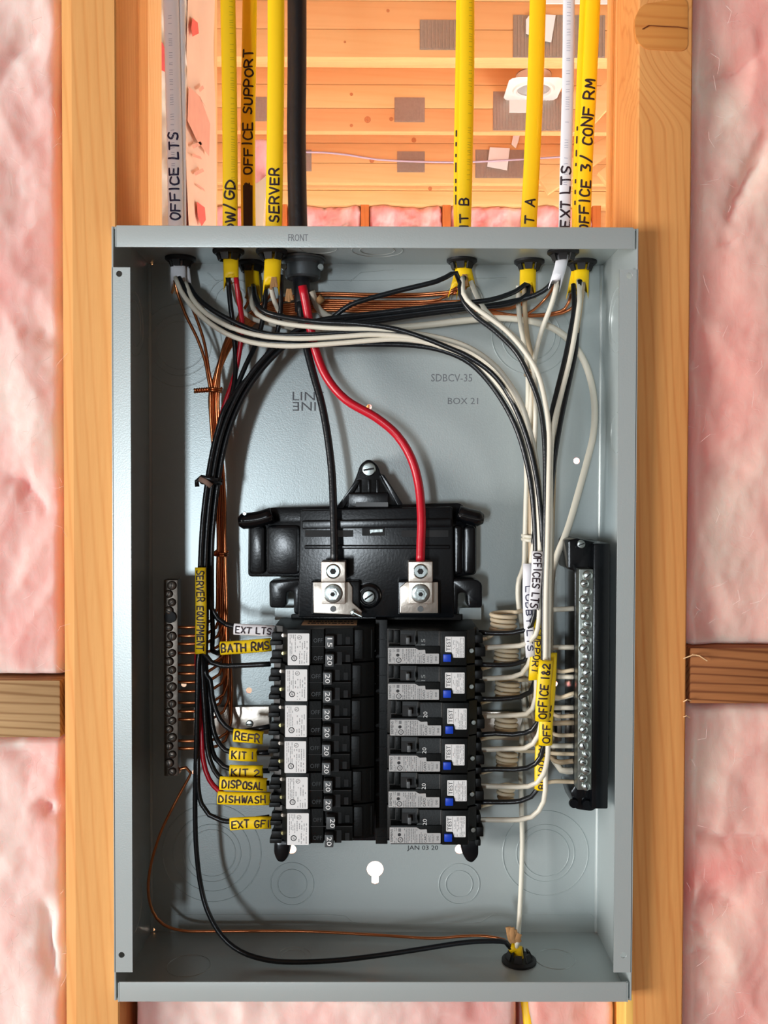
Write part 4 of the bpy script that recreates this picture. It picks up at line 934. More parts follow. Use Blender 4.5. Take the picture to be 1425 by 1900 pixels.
def cable_hand(key, text, y_from, y_to, hpx, seed, m=ink, dx=0, wd=None):
    t, pts, a, b = K[key]; pts = [p + Vector((dx * S(p.y), 0, 0)) for p in pts]
    path = spline(pts, .002)[::-1]; Y = path[0].y                  # reading upwards
    py = lambda p: 950 - 0 if 0 else p.z
    zA_, zB_ = P(pts[0].x, y_from, Y).z, P(0, y_to, Y).z
    sub = [p for p in path if zA_ - .006 <= p.z <= zB_ + .006]
    low = path[0]
    if zA_ < low.z: sub = [low + (low - path[5]) * k for k in (3, 2, 1)] + sub
    f, L_ = path_surface(sub, a, b); st, U = strokes(text, hpx * S(Y), .6, .24, seed); k = (zB_ - zA_) / U; s0 = zA_ - sub[0].z; mb = MB()
    for pl in st: ribbon(mb, [(s0 + x * k, y) for x, y in pl], wd or hpx * .2 * S(Y), f)
    link('handwriting', from_py(mb.v, mb.f), m, t, False)
cable_hand('ltsA', 'OFFICE LTS', 408, 247, 17, 1, inkb, 0)
cable_hand('dw', 'DW/GD', 432, 336, 18, 2)
cable_hand('sup', 'OFFICE SUPPORT', 323, 92, 16, 3)
cable_hand('srv', 'SERVER', 411, 313, 17, 4)
cable_hand('kb', 'KIT B', 440, 366, 16, 5)
cable_hand('ka', 'KIT A', 445, 367, 16, 6)
cable_hand('ext', 'EXT LTS', 417, 306, 17, 7)
cable_hand('of3', 'OFFICE 3/ CONF RM', 428, 146, 18, 8)
t, pts, a, b = K['sup']                                   # the blacked-out word: overlapping marker strokes
pth = spline([P(461, 425, pts[0].y), P(460, 340, pts[0].y)], .002); f, L_ = path_surface(pth, a, b); mb = MB(); rr = random.Random(2)
for k in range(9): ribbon(mb, [(rr.uniform(0, .002), (-.5 + k / 8) * 14 * S(a * 0 + .09)), (L_ - rr.uniform(0, .003), (-.5 + k / 8) * 14 * S(.09) + rr.uniform(-.0004, .0004))], .0012, f)
link('scribbled_out_word', from_py(mb.v, mb.f), ink, t, False)
for key, ys in (('kbB', [(240, 250), (262, 268), (284, 288), (300, 316), (330, 336), (344, 352), (360, 376)]), ('of3B', [(232, 238), (250, 262), (276, 286), (300, 304), (330, 336), (350, 356), (370, 376)])):
    t, pts, a, b = K[key]; mb = MB(); f, L_ = path_surface(spline(pts, .002)[::-1], a, b); z0 = spline(pts, .002)[-1].z
    for y0, y1 in ys:
        u0, u1 = P(0, y1, pts[0].y).z - z0, P(0, y0, pts[0].y).z - z0; ribbon(mb, [(u0, a * .55), (u1, a * .55)], .0011, f)
    link('marker_dashes', from_py(mb.v, mb.f), ink, t, False)
for key, m_, sd in (('kb', mat('sheath_print', (196, 170, 30), .6), 3), ('ltsA', mat('sheath_print_grey', (176, 180, 196), .6), 5), ('ext', mat('sheath_print_grey', (176, 180, 196), .6), 6), ('dw', mat('sheath_print', (196, 170, 30), .6), 7)):
    t, pts, a, b = K[key]; mb = MB(); path = spline(pts, .002)[::-1]; f, L_ = path_surface(path, a, b); rr = random.Random(sd); u = .03 if key != 'kb' else .035
    while u < L_ - .01:
        w_ = .0012; v0 = -a * .45 if key in ('kb', 'dw') else a * .1
        if rr.random() < .8: ribbon(mb, [(u, v0 - .0012), (u + rr.uniform(-.0004, .0004), v0 + .0012)], .0004, f)
        u += rr.choice([.0016, .002, .004])
    link('faint_print', from_py(mb.v, mb.f), m_, t, False)

# main feed cable and its clamp
cm = on_plane(562, 478, zt - T); Gr['main'] = cm
mainc = thing('feed_cable', 'thick black feed cable entering the box from above', 'cable', P(560, 545, cm.y))
tube('jacket', [P(551, q, cm.y) for q in range(-1500, -61, 180)] + [P(551, -60, cm.y), P(551, 120, cm.y), P(550, 260, cm.y), P(553, 420, cm.y), P(558, 500, cm.y), P(560, 540, cm.y - .004), P(561, 578, cm.y - .006)], 17.5 * S(cm.y), jack, mainc, n=24, rb=16 * S(cm.y), taper=lambda t: 1 if t < .96 else 1 - (t - .96) * 6)
clamp = thing('cable_clamp', 'grey metal clamp fitting round the thick black feed cable', 'fitting', cm)
clm = mat('clamp_grey', (92, 98, 102), .4, .5, .2, 200)
MB().lathe(cm, [(.0165, 0), (.0165, -.004), (.0145, -.005), (.0135, -.006), (.0135, -.015), (.0122, -.0165), (.009, -.0165)], 'Z', 28).build('clamp_body', clm, clamp)
for s_ in (-1, 1): MB().cyl(cm + Vector((s_ * .014, -.003, -.0085)), .0022, .004, 'Y', 10).build('clamp_screw', steel, clamp)
MB().torus(cm + Vector((0, 0, -.0012)), .0165, .0012, 'Z').build('lock_ring', clm, clamp)
RW = .0019
wire('black_conductor', [(556, 560, .066), (560, 600, .066), (570, 650, .064), (583, 700, .060), (597, 750, .056), (608, 810, .052), (616, 880, .048), (619, 960, .043), (620, 1010, .040), (620, 1046, .038)], 7.2 * S(.05), w_blk, mainc, n=12)
wire('red_conductor', [(561, 530, .052), (568, 565, .054), (576, 610, .058), (586, 652, .060), (606, 700, .058), (642, 742, .054), (698, 775, .051), (737, 808, .050), (763, 850, .048), (777, 900, .046), (782, 960, .042), (781, 1005, .040), (780, 1044, .038)], 8.2 * S(.05), w_red, mainc, n=12)
for x in (620, 780): wire('bare_end', [(x - 2, 1038, .038), (x - 2, 1048, .038)], 5.5 * S(.038), copper, mainc)
wire('white_conductor', [(578, 540, .072), (588, 568, .078), (606, 586, .082), (650, 602, .085), (710, 609, .086), (790, 603, .086), (860, 595, .085), (930, 590, .085), (990, 597, .084), (1035, 614, .082), (1072, 650, .080), (1093, 695, .078), (1103, 750, .076), (1101, 805, .075), (1088, 860, .074), (1070, 925, .072), (1052, 985, .070), (1032, 1035, .069), (1023, 1080, .070), (1021, 1200, .071), (1022, 1340, .071), (1028, 1410, .068), (1042, 1429, .062), (1066, 1430, .054)], 6.4 * S(.06), w_wht, mainc, n=12)
g = thing_ = None
wire('kraft_filler', [(598, 552, .074), (590, 560, .076)], .003, kraft, mainc)

# ---- conductors on the left: base line of the black bundle
def mix(base, dx, dY): return [(p[0] + dx * (p[3] if len(p) > 3 else 1), p[1], p[2] + dY) for p in base]
def bl(dx, dY, y_end):                                    # the black bundle's way down the left side
    b = [(598, 590, .058), (560, 604, .058), (524, 628, .056), (488, 662, .054), (456, 702, .052), (430, 748, .050), (410, 800, .048), (398, 850, .047), (390, 900, .046), (383, 960, .046), (379, 1020, .046), (377, 1080, .047), (376, 1150, .047), (375, 1240, .048), (374, 1330, .048), (374, 1400, .048)]
    out = []
    for i, (x, y, Y) in enumerate(b):
        if y > y_end: break
        n = Vector((b[min(i + 1, 15)][0] - b[max(i - 1, 0)][0], b[min(i + 1, 15)][1] - b[max(i - 1, 0)][1])).normalized()
        out.append((x - n.y * -dx, y - n.x * dx, Y + dY))
    return out
def cond(key, name, m, pts, r=RW, **k): return wire(name, pts, r, m, K[key][0] if isinstance(key, str) else key, **k)
exits = {'ext': [(392, 1128, .050), (404, 1148, .050), (420, 1159, .048), (440, 1164, .045), (500, 1166, .042)],
         'bath': [(395, 1175, .056), (394, 1208, .060), (404, 1212, .052), (418, 1203, .046), (440, 1199, .043), (500, 1196, .042)],
         'refr': [(390, 1262, .046), (395, 1300, .046), (408, 1335, .045), (428, 1354, .043), (445, 1358, .041), (500, 1348, .042)],
         'kit1': [(391, 1310, .050), (394, 1345, .050), (402, 1372, .048), (418, 1392, .044), (436, 1398, .042), (500, 1396, .042)],
         'kit2': [(386, 1340, .052), (391, 1380, .052), (399, 1406, .049), (415, 1422, .045), (436, 1430, .042), (500, 1430, .042)],
         'disp': [(381, 1340, .046), (384, 1385, .046), (391, 1415, .045), (405, 1440, .042), (425, 1452, .040), (500, 1453, .042)],
         'gfi': [(367, 1420, .044), (368, 1465, .044), (374, 1492, .044), (388, 1512, .043), (410, 1522, .042), (436, 1524, .041), (500, 1516, .042)]}
cond('kb', 'black_wire', w_blk, [(855, 528, .068), (846, 506, .064), (810, 522, .060), (726, 543, .060), (650, 566, .060)] + bl(12, .006, 1100) + exits['ext'])
cond('ka', 'black_wire', w_blk, [(980, 530, .070), (974, 528, .066), (956, 541, .062), (912, 556, .060), (853, 563, .061), (768, 573, .062), (684, 583, .062)] + bl(3, 0, 1240) + exits['refr'])
cond('ka', 'black_wire', w_blk, [(981, 530, .070), (980, 545, .066), (966, 556, .064), (928, 567, .064), (853, 571, .065), (768, 581, .066), (663, 594, .064)] + bl(14, .002, 1080)[:-1] + [(393, 1120, .052)] + exits['bath'])
cond('ext', 'black_wire', w_blk, [(1028, 520, .056), (1018, 532, .058), (992, 548, .062), (937, 562, .068), (860, 574, .070), (768, 586, .070), (680, 598, .068)] + bl(7, .007, 1240) + exits['kit1'])
cond('srv', 'black_wire', w_blk, [(492, 520, .058), (492, 560, .066), (486, 600, .068), (474, 640, .066), (455, 680, .060)] + [q for q in bl(-2, .007, 1300) if q[1] > 720] + exits['kit2'])
cond('srv', 'black_wire', w_blk, [(521, 510, .058), (521, 560, .066), (518, 600, .070), (508, 635, .070), (488, 668, .066)] + [q for q in bl(-6, -.001, 1300) if q[1] > 720][:-1] + exits['disp'])
cond('dw', 'black_wire', w_blk, [(423, 515, .052), (427, 560, .058), (433, 610, .062), (437, 660, .062), (436, 700, .060), (428, 740, .056)] + [q for q in bl(-5, .004, 1400) if q[1] > 780][:-1] + exits['gfi'])
cond('dw', 'red_wire', w_red, [(438, 515, .050), (443, 555, .052), (449, 592, .058), (448, 625, .060), (443, 660, .062), (437, 690, .062), (427, 722, .060), (414, 760, .060), (402, 810, .058), (394, 870, .058), (384, 960, .058), (372, 1080, .058), (366, 1200, .052), (366, 1240, .052), (370, 1300, .052), (374, 1360, .048), (377, 1410, .046), (388, 1446, .044), (405, 1466, .041), (425, 1480, .040), (500, 1482, .042)])
cond('dw', 'white_wire', w_wht, [(431, 515, .054), (436, 545, .066), (446, 570, .074), (470, 592, .078), (530, 606, .080), (600, 618, .080), (700, 618, .078), (800, 628, .076), (878, 652, .072), (930, 700, .070), (965, 760, .070), (980, 840, .070), (982, 960, .068), (983, 1080, .068), (990, 1180, .068), (1005, 1258, .066), (1030, 1256, .060), (1066, 1256, .052)])
cond('srv', 'white_wire', w_wht, [(500, 515, .056), (506, 548, .062), (515, 572, .068), (532, 594, .074), (570, 606, .078), (640, 614, .078), (740, 618, .076), (830, 636, .074), (890, 664, .072), (935, 712, .070), (967, 775, .072), (976, 850, .074), (976, 1000, .072), (976, 1200, .070), (985, 1300, .068), (1010, 1312, .062), (1066, 1313, .052)])
cond('ltsA', 'white_wire', w_wht, [(326, 515, .068), (336, 540, .062), (354, 566, .058), (376, 589, .054), (404, 610, .052), (436, 626, .050), (480, 638, .048), (528, 642, .046), (572, 641, .045), (640, 636, .045), (700, 631, .045), (756, 630, .045), (815, 641, .045), (866, 659, .044), (910, 691, .042), (945, 734, .040), (971, 790, .039), (986, 845, .038), (995, 900, .037), (1000, 960, .035), (1002, 1030, .034), (1001, 1100, .034), (1000, 1150, .035), (994, 1178, .037), (982, 1192, .040), (964, 1198, .042), (929, 1200, .045), (889, 1203, .046)])
cond('ltsA', 'black_wire', w_blk, [(332, 515, .068), (348, 545, .063), (368, 572, .059), (396, 598, .056), (432, 620, .053), (480, 633, .051), (540, 637, .050), (600, 639, .049), (663, 639, .048), (750, 640, .048), (811, 648, .047), (861, 667, .046), (895, 695, .045), (928, 738, .043), (956, 790, .041), (974, 845, .039), (985, 900, .037), (991, 960, .036), (994, 1030, .036), (993, 1100, .036), (992, 1140, .037), (986, 1160, .039), (972, 1170, .041), (952, 1174, .042), (919, 1175, .045), (888, 1173, .046)])
cond('ltsB', 'white_wire', w_wht, [(345, 525, .068), (356, 552, .060), (374, 574, .056), (398, 592, .053), (430, 608, .050), (474, 621, .048), (520, 627, .046), (572, 628, .045), (640, 624, .045), (700, 621, .045), (768, 628, .045), (836, 650, .046), (888, 675, .045), (928, 720, .044), (958, 770, .043), (978, 822, .041), (990, 880, .041), (994, 960, .043), (984, 1060, .043), (980, 1150, .043), (985, 1205, .044), (980, 1234, .044), (968, 1250, .044), (950, 1256, .045), (890, 1260, .047)])
cond('ltsB', 'black_wire', w_blk, [(350, 528, .068), (366, 552, .060), (394, 575, .056), (428, 594, .054), (468, 612, .052), (510, 621, .050), (570, 621, .049), (640, 617, .049), (720, 616, .049), (790, 630, .049), (838, 650, .048), (880, 672, .047), (922, 704, .046), (950, 748, .045), (968, 800, .044), (984, 860, .043), (996, 930, .042), (985, 1060, .044), (984, 1160, .046), (984, 1210, .046), (974, 1226, .046), (955, 1232, .046), (930, 1234, .046), (888, 1233, .047)])
cond('sup', 'white_wire', w_wht, [(464, 535, .082), (470, 572, .066), (490, 590, .058), (530, 601, .053), (586, 607, .050), (640, 610, .048), (700, 611, .048), (768, 618, .049), (836, 632, .050), (880, 650, .051), (920, 680, .052), (946, 713, .052), (968, 750, .052), (986, 810, .050), (998, 880, .045), (1004, 980, .046), (1000, 1090, .046), (996, 1200, .046), (995, 1265, .045), (994, 1295, .044), (988, 1315, .044), (976, 1325, .044), (955, 1327, .044), (929, 1328, .046), (890, 1329, .047)])
cond('sup', 'black_wire', w_blk, [(470, 530, .080), (474, 556, .062), (486, 575, .056), (512, 585, .052), (555, 593, .049), (600, 598, .047), (663, 601, .046), (726, 609, .045), (777, 624, .044), (827, 643, .043), (869, 662, .042), (912, 692, .041), (945, 735, .040), (970, 790, .038), (988, 850, .036), (1000, 920, .034), (1006, 1000, .033), (1004, 1100, .044), (996, 1200, .048), (994, 1262, .048), (984, 1284, .046), (965, 1293, .045), (929, 1297, .046), (888, 1297, .047)])
cond('kb', 'black_wire', w_blk, [(862, 515, .068), (853, 532, .060), (860, 560, .056), (884, 588, .053), (918, 614, .050), (958, 654, .046), (981, 697, .042), (1000, 747, .038), (1009, 804, .035), (1012, 880, .033), (1011, 980, .031), (1009, 1100, .030), (1008, 1220, .030), (1006, 1320, .034), (998, 1340, .036), (988, 1354, .040), (974, 1360, .042), (950, 1363, .044), (919, 1361, .046), (888, 1364, .047)])
cond('kb', 'white_wire', w_wht, [(858, 515, .066), (860, 545, .056), (876, 566, .053), (905, 587, .050), (939, 613, .047), (972, 650, .043), (998, 693, .039), (1012, 747, .035), (1019, 805, .032), (1018, 900, .030), (1016, 1000, .028), (1013, 1110, .028), (1012, 1220, .028), (1008, 1300, .032), (1004, 1340, .034), (999, 1364, .036), (989, 1380, .039), (974, 1388, .041), (949, 1389, .044), (890, 1391, .047)])
cond('kb', 'white_wire', w_wht, [(874, 522, .068), (884, 548, .066), (901, 576, .062), (928, 602, .060), (958, 628, .058), (981, 660, .056), (992, 700, .058), (994, 760, .062), (992, 830, .064), (990, 920, .064), (989, 1010, .064), (990, 1120, .064), (1004, 1200, .060), (1030, 1201, .056), (1066, 1201, .050)])
cond('ka', 'white_wire', w_wht, [(962, 530, .072), (962, 568, .074), (968, 615, .072), (977, 660, .070), (980, 720, .070), (978, 800, .070), (979, 900, .070), (979, 1000, .068), (981, 1080, .070), (996, 1132, .066), (1030, 1131, .058), (1066, 1129, .050)])
cond('ka', 'tan_wire', w_tan, [(972, 530, .072), (975, 590, .070), (980, 632, .066), (988, 672, .064), (989, 740, .066), (986, 830, .068), (984, 900, .066), (984, 1000, .066), (984, 1100, .068), (986, 1300, .066), (1000, 1339, .062), (1066, 1341, .050)])
cond('ext', 'white_wire', w_wht, [(1036, 515, .054), (1025, 560, .056), (1006, 611, .060), (993, 661, .062), (989, 700, .066), (982, 800, .066), (977, 900, .066), (974, 1000, .066), (972, 1050, .066), (963, 1075, .064), (961, 1100, .064), (963, 1128, .064), (970, 1180, .068), (972, 1300, .070), (985, 1375, .068), (1010, 1383, .062), (1064, 1384, .050)])
cond('of3B', 'black_wire', w_blk, [(1064, 528, .076), (1065, 575, .066), (1059, 612, .060), (1048, 667, .054), (1033, 727, .048), (1021, 780, .044), (1014, 850, .042), (1014, 950, .040), (1018, 1100, .036), (1018, 1230, .034), (1016, 1370, .034), (1008, 1386, .036), (1004, 1403, .038), (994, 1417, .040), (978, 1425, .042), (955, 1428, .044), (919, 1427, .046), (888, 1429, .047)])
cond('of3B', 'white_wire', w_wht, [(1074, 520, .076), (1075, 560, .066), (1068, 612, .058), (1057, 670, .052), (1041, 733, .046), (1027, 790, .040), (1022, 850, .036), (1021, 950, .032), (1019, 1100, .032), (1017, 1230, .033), (1015, 1330, .033), (1017, 1383, .032), (1015, 1410, .033), (1009, 1435, .036), (997, 1452, .039), (980, 1459, .042), (959, 1460, .044), (890, 1458, .047)])
cond('of3', 'black_wire', w_blk, [(1076, 520, .074), (1072, 600, .068), (1068, 651, .062), (1060, 691, .058), (1049, 740, .054), (1037, 800, .050), (1027, 870, .048), (1021, 960, .048), (1019, 1100, .048), (1014, 1250, .048), (1006, 1370, .046), (1004, 1420, .042), (996, 1466, .040), (986, 1478, .041), (966, 1486, .043), (939, 1488, .045), (888, 1488, .047)])
cond('of3', 'white_wire', w_wht, [(1080, 525, .074), (1068, 620, .066), (1054, 690, .060), (1040, 746, .056), (1032, 800, .052), (1025, 850, .050), (1022, 940, .050), (1023, 1020, .050), (1021, 1200, .050), (1016, 1350, .048), (1012, 1420, .040), (1012, 1466, .036), (1009, 1487, .038), (1000, 1504, .040), (986, 1516, .042), (963, 1521, .044), (890, 1521, .047)])
cond('of3', 'tan_wire', w_tan, [(1082, 525, .074), (1074, 590, .068), (1060, 670, .062), (1042, 745, .058), (1030, 830, .056), (1026, 930, .056), (1022, 1030, .060), (1014, 1090, .062), (1020, 1160, .062), (1020, 1260, .064), (1014, 1380, .066), (1030, 1412, .060), (1064, 1412, .050)])
# short neutral leads lying between breaker and coil
for i, y in enumerate([1181, 1246, 1306, 1370, 1434, 1494]): pass

# ---- bare copper grounds: each comes out of its cable, joins the bundle and ends at the ground bar
gb_y = [1163, 1179, 1194, 1211, 1233, 1249, 1265, 1282, 1303, 1319, 1334, 1374, 1388, 1404, 1421]
def down(k):
    dx = [-8, -4, 0, 4, 8, -6, -2, 2, 6, -8, 0, 6, -3, 3, 9][k]; dd = [0, .002, .004, .002, 0][k % 5]; dd += .003 * (k // 5)
    b = [(398, 724, .066), (398, 770, .067), (402, 820, .068), (407, 880, .068), (410, 940, .069), (411, 1000, .069), (411, 1060, .069), (413, 1120, .070), (418, 1190, .071), (424, 1260, .072), (430, 1320, .073), (434, 1380, .073)]
    y = gb_y[k]; out = [(x + dx * (.95 if yy != 1000 else .8), yy, Y + dd) for x, yy, Y in b if yy < y - 55]
    x = out[-1][0]
    return out + [(x - 1, y - 34, .070), (x - 9, y - 14, .067), (x - 26, y - 3, .065), (370, y, .064), (345, y + 1, .063), (322, y, .066)]
RC = .00115
def gline(k, x, y, Y):                                    # horizontal run along the top
    kk = k if k < 2 else k + 1.5; kz_ = .002 * (k % 2)
    return [(860 if x > 900 else 815, 543 + kk * 3.6, .084 + kz_), (768, 546 + kk * 3.8, .086 + kz_), (684, 546 + kk * 3.8, .086 + kz_), (600, 544 + kk * 3.8, .086 + kz_), (540, 550 + kk * 4, .085), (492, 566 + k * 3, .083), (456, 592 + k * 3, .080), (430, 620 + k * 3, .076), (412, 656 + k * 3, .072)]
src = [('ltsA', [(324, 520, .070), (330, 545, .072), (345, 585, .070), (366, 628, .068), (380, 668, .067), (386, 700, .066)]), ('ltsB', [(342, 530, .074), (352, 560, .074), (368, 600, .072), (380, 640, .070), (388, 690, .067)]),
       ('dw', [(434, 518, .060), (446, 545, .072), (448, 572, .078), (436, 602, .076), (420, 632, .072), (408, 670, .068)]), ('sup', [(468, 540, .086), (458, 565, .084), (440, 595, .080), (422, 625, .076), (410, 662, .070)]),
       ('srv', [(506, 525, .060), (500, 550, .076), (480, 568, .080), (450, 592, .080), (428, 620, .076), (411, 660, .070)])]
hz = [('kbB', (848, 533, .080)), ('kb', (864, 535, .076)), ('kb', (858, 530, .076)), ('ka', (976, 538, .078)), ('ka', (984, 540, .078)), ('ext', (1030, 520, .062)), ('of3B', (1060, 545, .078)), ('of3', (1076, 540, .078))]
for k, (key, pre) in enumerate(src): cond(key, 'ground_wire', copper, pre + down(k), RC, n=6)
for j, (key, (x, y, Y)) in enumerate(hz):
    pre = [(x, y, Y)]
    if x > 950: pre += [(x - 12, y + 22 + j, .080), (x - 50, 574 + j * 1.5, .083), (940 if x > 1000 else 920, 578 + j, .084)] if x > 1000 else [(x - 10, 562, .082), (930, 570 + j, .084)]
    else: pre += [(x - 12, y + 8, .083)]
    cond(key, 'ground_wire', copper, pre + gline(j, x, y, Y) + down(5 + j), RC, n=6)
# bottom cable: grommet in the floor of the box, sheath, its black, white and copper wires
Gr['bot'] = grommet(963, 1784, 'black grommet in the bottom of the box round the lower yellow cable', .0130, top=False)
cb = Gr['bot']; bt = thing('sheathed_cable', 'yellow cable coming up through the bottom of the box at right', 'cable', cb)
K['bot'] = (bt, None, 0, 0)
tube('sheath', [P(988, 1990, .03), P(984, 1920, .034), P(978, 1870, .038), P(970, 1815, .046), cb, cb + Vector((-.001, 0, .010)), P(952, 1762, cb.y), P(947, 1750, cb.y)], .0048, yel, bt, rb=.003, notch=.003, n=14, taper=lambda t: 1 - .25 * t)
g = MB(); rr = random.Random(4)
for k in range(4): 
    a = P(951 + k * 4, 1748, cb.y - .002); g.add(*tube_geo(spline([a, P(947 + k * 4.6, 1742, cb.y - .003 - .001 * (k % 2)), P(944 + k * 6 + rr.uniform(-2, 2), 1730 + rr.uniform(-12, 6), cb.y - .003)], .004), .0021, 6, rb=.0006))
g.build('kraft_paper_filler', kraft, bt)
cond('bot', 'white_wire', w_wht, [(958, 1760, cb.y), (961, 1735, cb.y), (963, 1715, .070), (967, 1640, .074), (969, 1560, .076), (967, 1480, .076), (966, 1400, .074), (975, 1330, .070), (1000, 1300, .066), (1034, 1296, .060), (1066, 1288, .052)])
cond('bot', 'black_wire', w_blk, [(950, 1762, cb.y), (938, 1748, .050), (900, 1746, .048), (850, 1750, .046), (780, 1761, .044), (700, 1773, .042), (620, 1782, .042), (540, 1785, .042), (490, 1780, .044), (446, 1765, .046), (412, 1737, .048), (386, 1692, .050), (372, 1640, .052), (364, 1570, .050), (362, 1490, .048), (364, 1400, .044), (366, 1300, .042), (367, 1230, .042), (370, 1205, .042), (380, 1214, .043), (392, 1229, .044), (410, 1235, .044), (440, 1235, .043), (502, 1232, .042)])
cond('bot', 'ground_wire', copper, [(950, 1758, cb.y), (936, 1744, .058), (900, 1737, .062), (860, 1737, .066), (800, 1741, .072), (700, 1735, .078), (560, 1728, .080), (400, 1728, .080), (340, 1727, .078), (303, 1715, .074), (283, 1690, .072), (275, 1650, .070), (281, 1600, .070), (300, 1540, .070), (330, 1480, .070), (354, 1434, .068), (345, 1424, .066), (322, 1432, .066)], RC, n=6)

# paper filler frayed at the sheath ends
for key, x, y in (('ltsA', 326, 540), ('sup', 463, 548), ('srv', 508, 530), ('kb', 862, 525), ('ka', 981, 545), ('of3', 1077, 545), ('srv', 536, 552)):
    t = K[key][0]; g = MB(); Yq = Gr[key].y - .006; rr = random.Random(int(x))
    for k in range(3): g.add(*tube_geo(spline([P(x - 2 + 2 * k, y - 16, Yq), P(x - 4 + 4 * k, y - 4, Yq), P(x - 6 + 6 * k + rr.uniform(-2, 2), y + rr.uniform(2, 10), Yq)], .003), .0011, 5, rb=.0004))
    g.build('kraft_paper_filler', kraft, t)

# ---- name sleeves slipped over the wires
def sleeve(label, text, pts, hw, m, hpx, fit_px=None, seed=0, Yb=.004, ratio=.5, mi=ink, group='handwritten name sleeves on the wires', asp=.62, wd=None, name='wire_sleeve', start=None):
    path = W(pts); Y = path[0].y; a = hw * S(Y); t = thing(name, label, 'wire label', path[0], group)
    tube('sleeve', path, a, m, t, rb=a * ratio, notch=.0006, n=16)
    if text: hand('handwriting', text, path, a, a * ratio, hpx * S(Y), mi, t, seed=seed, fit=fit_px * S(Y) if fit_px else None, start=start * S(Y) if start is not None else None, asp=asp, wd=wd)
    return t
YS = .026
sleeve('yellow sleeve marked SERVER EQUIPMENT, upright on the left black wires', 'SERVER EQUIPMENT', [(372, 1053, .036), (373, 1130, .036), (372, 1212, .036)], 10.5, yel2, 13, 148, 11)
sleeve('white sleeve marked EXT LTS, topmost beside the left breakers', 'EXT LTS', [(434, 1167, YS + .012), (470, 1169, YS + .012), (508, 1171, YS + .014)], 10.5, whs, 12, 66, 12, start=4)
sleeve('yellow sleeve marked BATH RMS, under the white EXT LTS sleeve', 'BATH RMS', [(409, 1203, YS + .012), (455, 1200, YS + .012), (502, 1196, YS + .014)], 12.5, yel2, 15, 88, 13, start=3)
sleeve('yellow sleeve marked REFR, left of the left breakers', 'REFR', [(433, 1364, YS + .010), (460, 1366, YS + .010), (487, 1369, YS + .010)], 12.5, yel2, 14, 46, 14)
sleeve('yellow sleeve marked KIT 1, under the REFR sleeve', 'KIT 1', [(426, 1398, YS + .010), (450, 1400, YS + .010), (476, 1401, YS + .010)], 12.5, yel2, 13, 40, 15)
sleeve('yellow sleeve marked KIT 2, partly under the DISPOSAL sleeve', 'KIT 2', [(426, 1431, YS + .014), (455, 1432, YS + .014), (487, 1432, YS + .014)], 12.5, yel2, 13, 52, 16)
sleeve('yellow sleeve marked DISPOSAL, between the KIT 2 and DISHWASH sleeves', 'DISPOSAL', [(408, 1453, YS + .006), (450, 1455, YS + .006), (494, 1456, YS + .008)], 13, yel2, 14, 76, 17)
sleeve('yellow sleeve marked DISHWASH, on the end of the red wire', 'DISHWASH', [(404, 1480, YS + .008), (450, 1482, YS + .008), (500, 1482, YS + .010)], 12.5, yel2, 13, 86, 18, start=3)
sleeve('lowest yellow sleeve, marked EXT GFI', 'EXT GFI', [(427, 1529, YS + .008), (465, 1527, YS + .008), (502, 1526, YS + .010)], 12, yel2, 13, 70, 19, start=4)
sleeve('white sleeve marked OFFICES LTS, curved over the right wires', 'OFFICES LTS', [(997, 1023, .030), (996, 1060, .030), (993, 1100, .030), (990, 1130, .031)], 10.5, whs, 14, 102, 21)
sleeve('white sleeve marked LOBBY LTS, lower and behind the OFFICES LTS sleeve', 'LOBBY LTS', [(980, 1046, .040), (979, 1100, .040), (981, 1160, .040), (985, 1218, .040)], 9.5, whs, 10, 120, 22, mi=inkb, start=42)
sleeve('narrow yellow sleeve marked SUPPORT, behind the OFFICE 1&2 sleeve', 'SUPPORT', [(1000, 1150, .042), (997, 1190, .041), (993, 1230, .041), (991, 1261, .041)], 10.5, yel2, 12, 84, 23)
sleeve('yellow sleeve marked OFFICE 1&2 over the right wires, frontmost', 'OFFICE 1&2', [(1006, 1337, .023), (1007, 1300, .022), (1010, 1260, .022), (1013, 1226, .023)], 13.5, yel2, 15, 102, 24)
sleeve('yellow sleeve marked OFFICE, showing below the OFFICE 1&2 sleeve', 'OFFICE', [(1012, 1382, .028), (1013, 1340, .028), (1018, 1280, .032), (1021, 1212, .036)], 13, yel2, 13, 70, 25, start=5)
sleeve('lowest yellow sleeve on the right wires, marked BOARD RM', 'BOARD RM', [(1004, 1465, .040), (1004, 1430, .040), (1006, 1370, .042)], 12.5, yel2, 12, 80, 26, start=4)

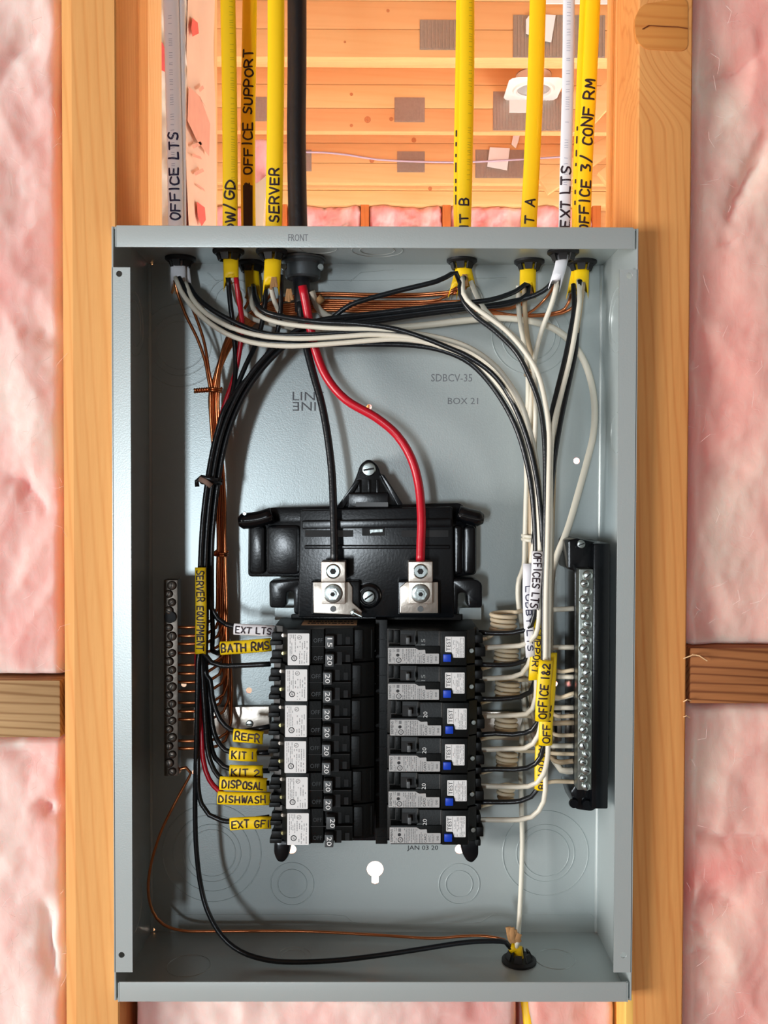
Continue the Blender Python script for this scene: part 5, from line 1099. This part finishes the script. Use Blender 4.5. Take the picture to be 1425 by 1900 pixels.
# ---- ties
def tie(name, label, m, px, py, Y, rx, n, r, tail=(), pitch=4, ry=None, cat='tie'):
    """a wire wound n times round the bundle, with a twisted tail"""
    c = P(px, py, Y); R = rx * S(Y); Rb = ry or R * .75; t = thing(name, label, cat, c); pts = []
    for k in range(int(n * 16) + 1):
        a = k / 16 * 2 * math.pi; pts.append(c + Vector((R * math.cos(a), Rb * math.sin(a), (-k / 16 + n / 2) * pitch * S(Y))))
    link('winding', from_py(*tube_geo(spline(pts, .003), r, 6)), m, t)
    if tail:
        a_, b_ = P(tail[0], tail[1], Y - Rb * .6), P(tail[2], tail[3], Y - Rb)
        for ph in (0, math.pi):
            q = []
            for k in range(33):
                u = k / 32; an = u * 6 * math.pi + ph; q.append(a_.lerp(b_, u) + Vector((0, math.sin(an), math.cos(an))) * r * 1.2)
            link('twisted_tail', from_py(*tube_geo(q, r, 6)), m, t)
    return t
tie('copper_tie', 'twisted bare copper tie round the upper copper wires, tail pointing left', copper, 398, 724, .069, 13, 2, .00095, (388, 723, 361, 725), ry=.008)
tie('copper_tie', 'lower copper tie, beside the top of the SERVER EQUIPMENT sleeve', copper, 411, 1027, .072, 11, 2, .0009, (402, 1024, 394, 1030), ry=.008)
t = tie('wire_tie', 'black wire offcut tied round the black bundle above the SERVER EQUIPMENT sleeve', w_blk, 392, 894, .050, 17, 1, .0017, (), pitch=6, ry=.011)
cpt = [(404, 892, .037), (388, 888, .036), (374, 885, .037), (365, 893, .038), (366, 903, .038)]
wire('loose_end', cpt, .0017, w_blk, t); link('stripped_paper', from_py(*tube_geo(spline(W([(370, 888, .0352), (382, 894, .0342), (392, 902, .0352)]), .003), .002, 8, rb=.0008)), mat('grey_brown_paper', (150, 124, 110), .8), t)
tie('white_tie', 'white wire tied round the white wires above the LOBBY LTS sleeve', w_wht, 982, 997, .068, 12, 2, .0015, (), pitch=7, ry=.007)
tie('white_tie', 'tan tie round the white wires near the upper right knockout rings', w_tan, 985, 692, .066, 10, 2, .0013, (), pitch=7, ry=.008)
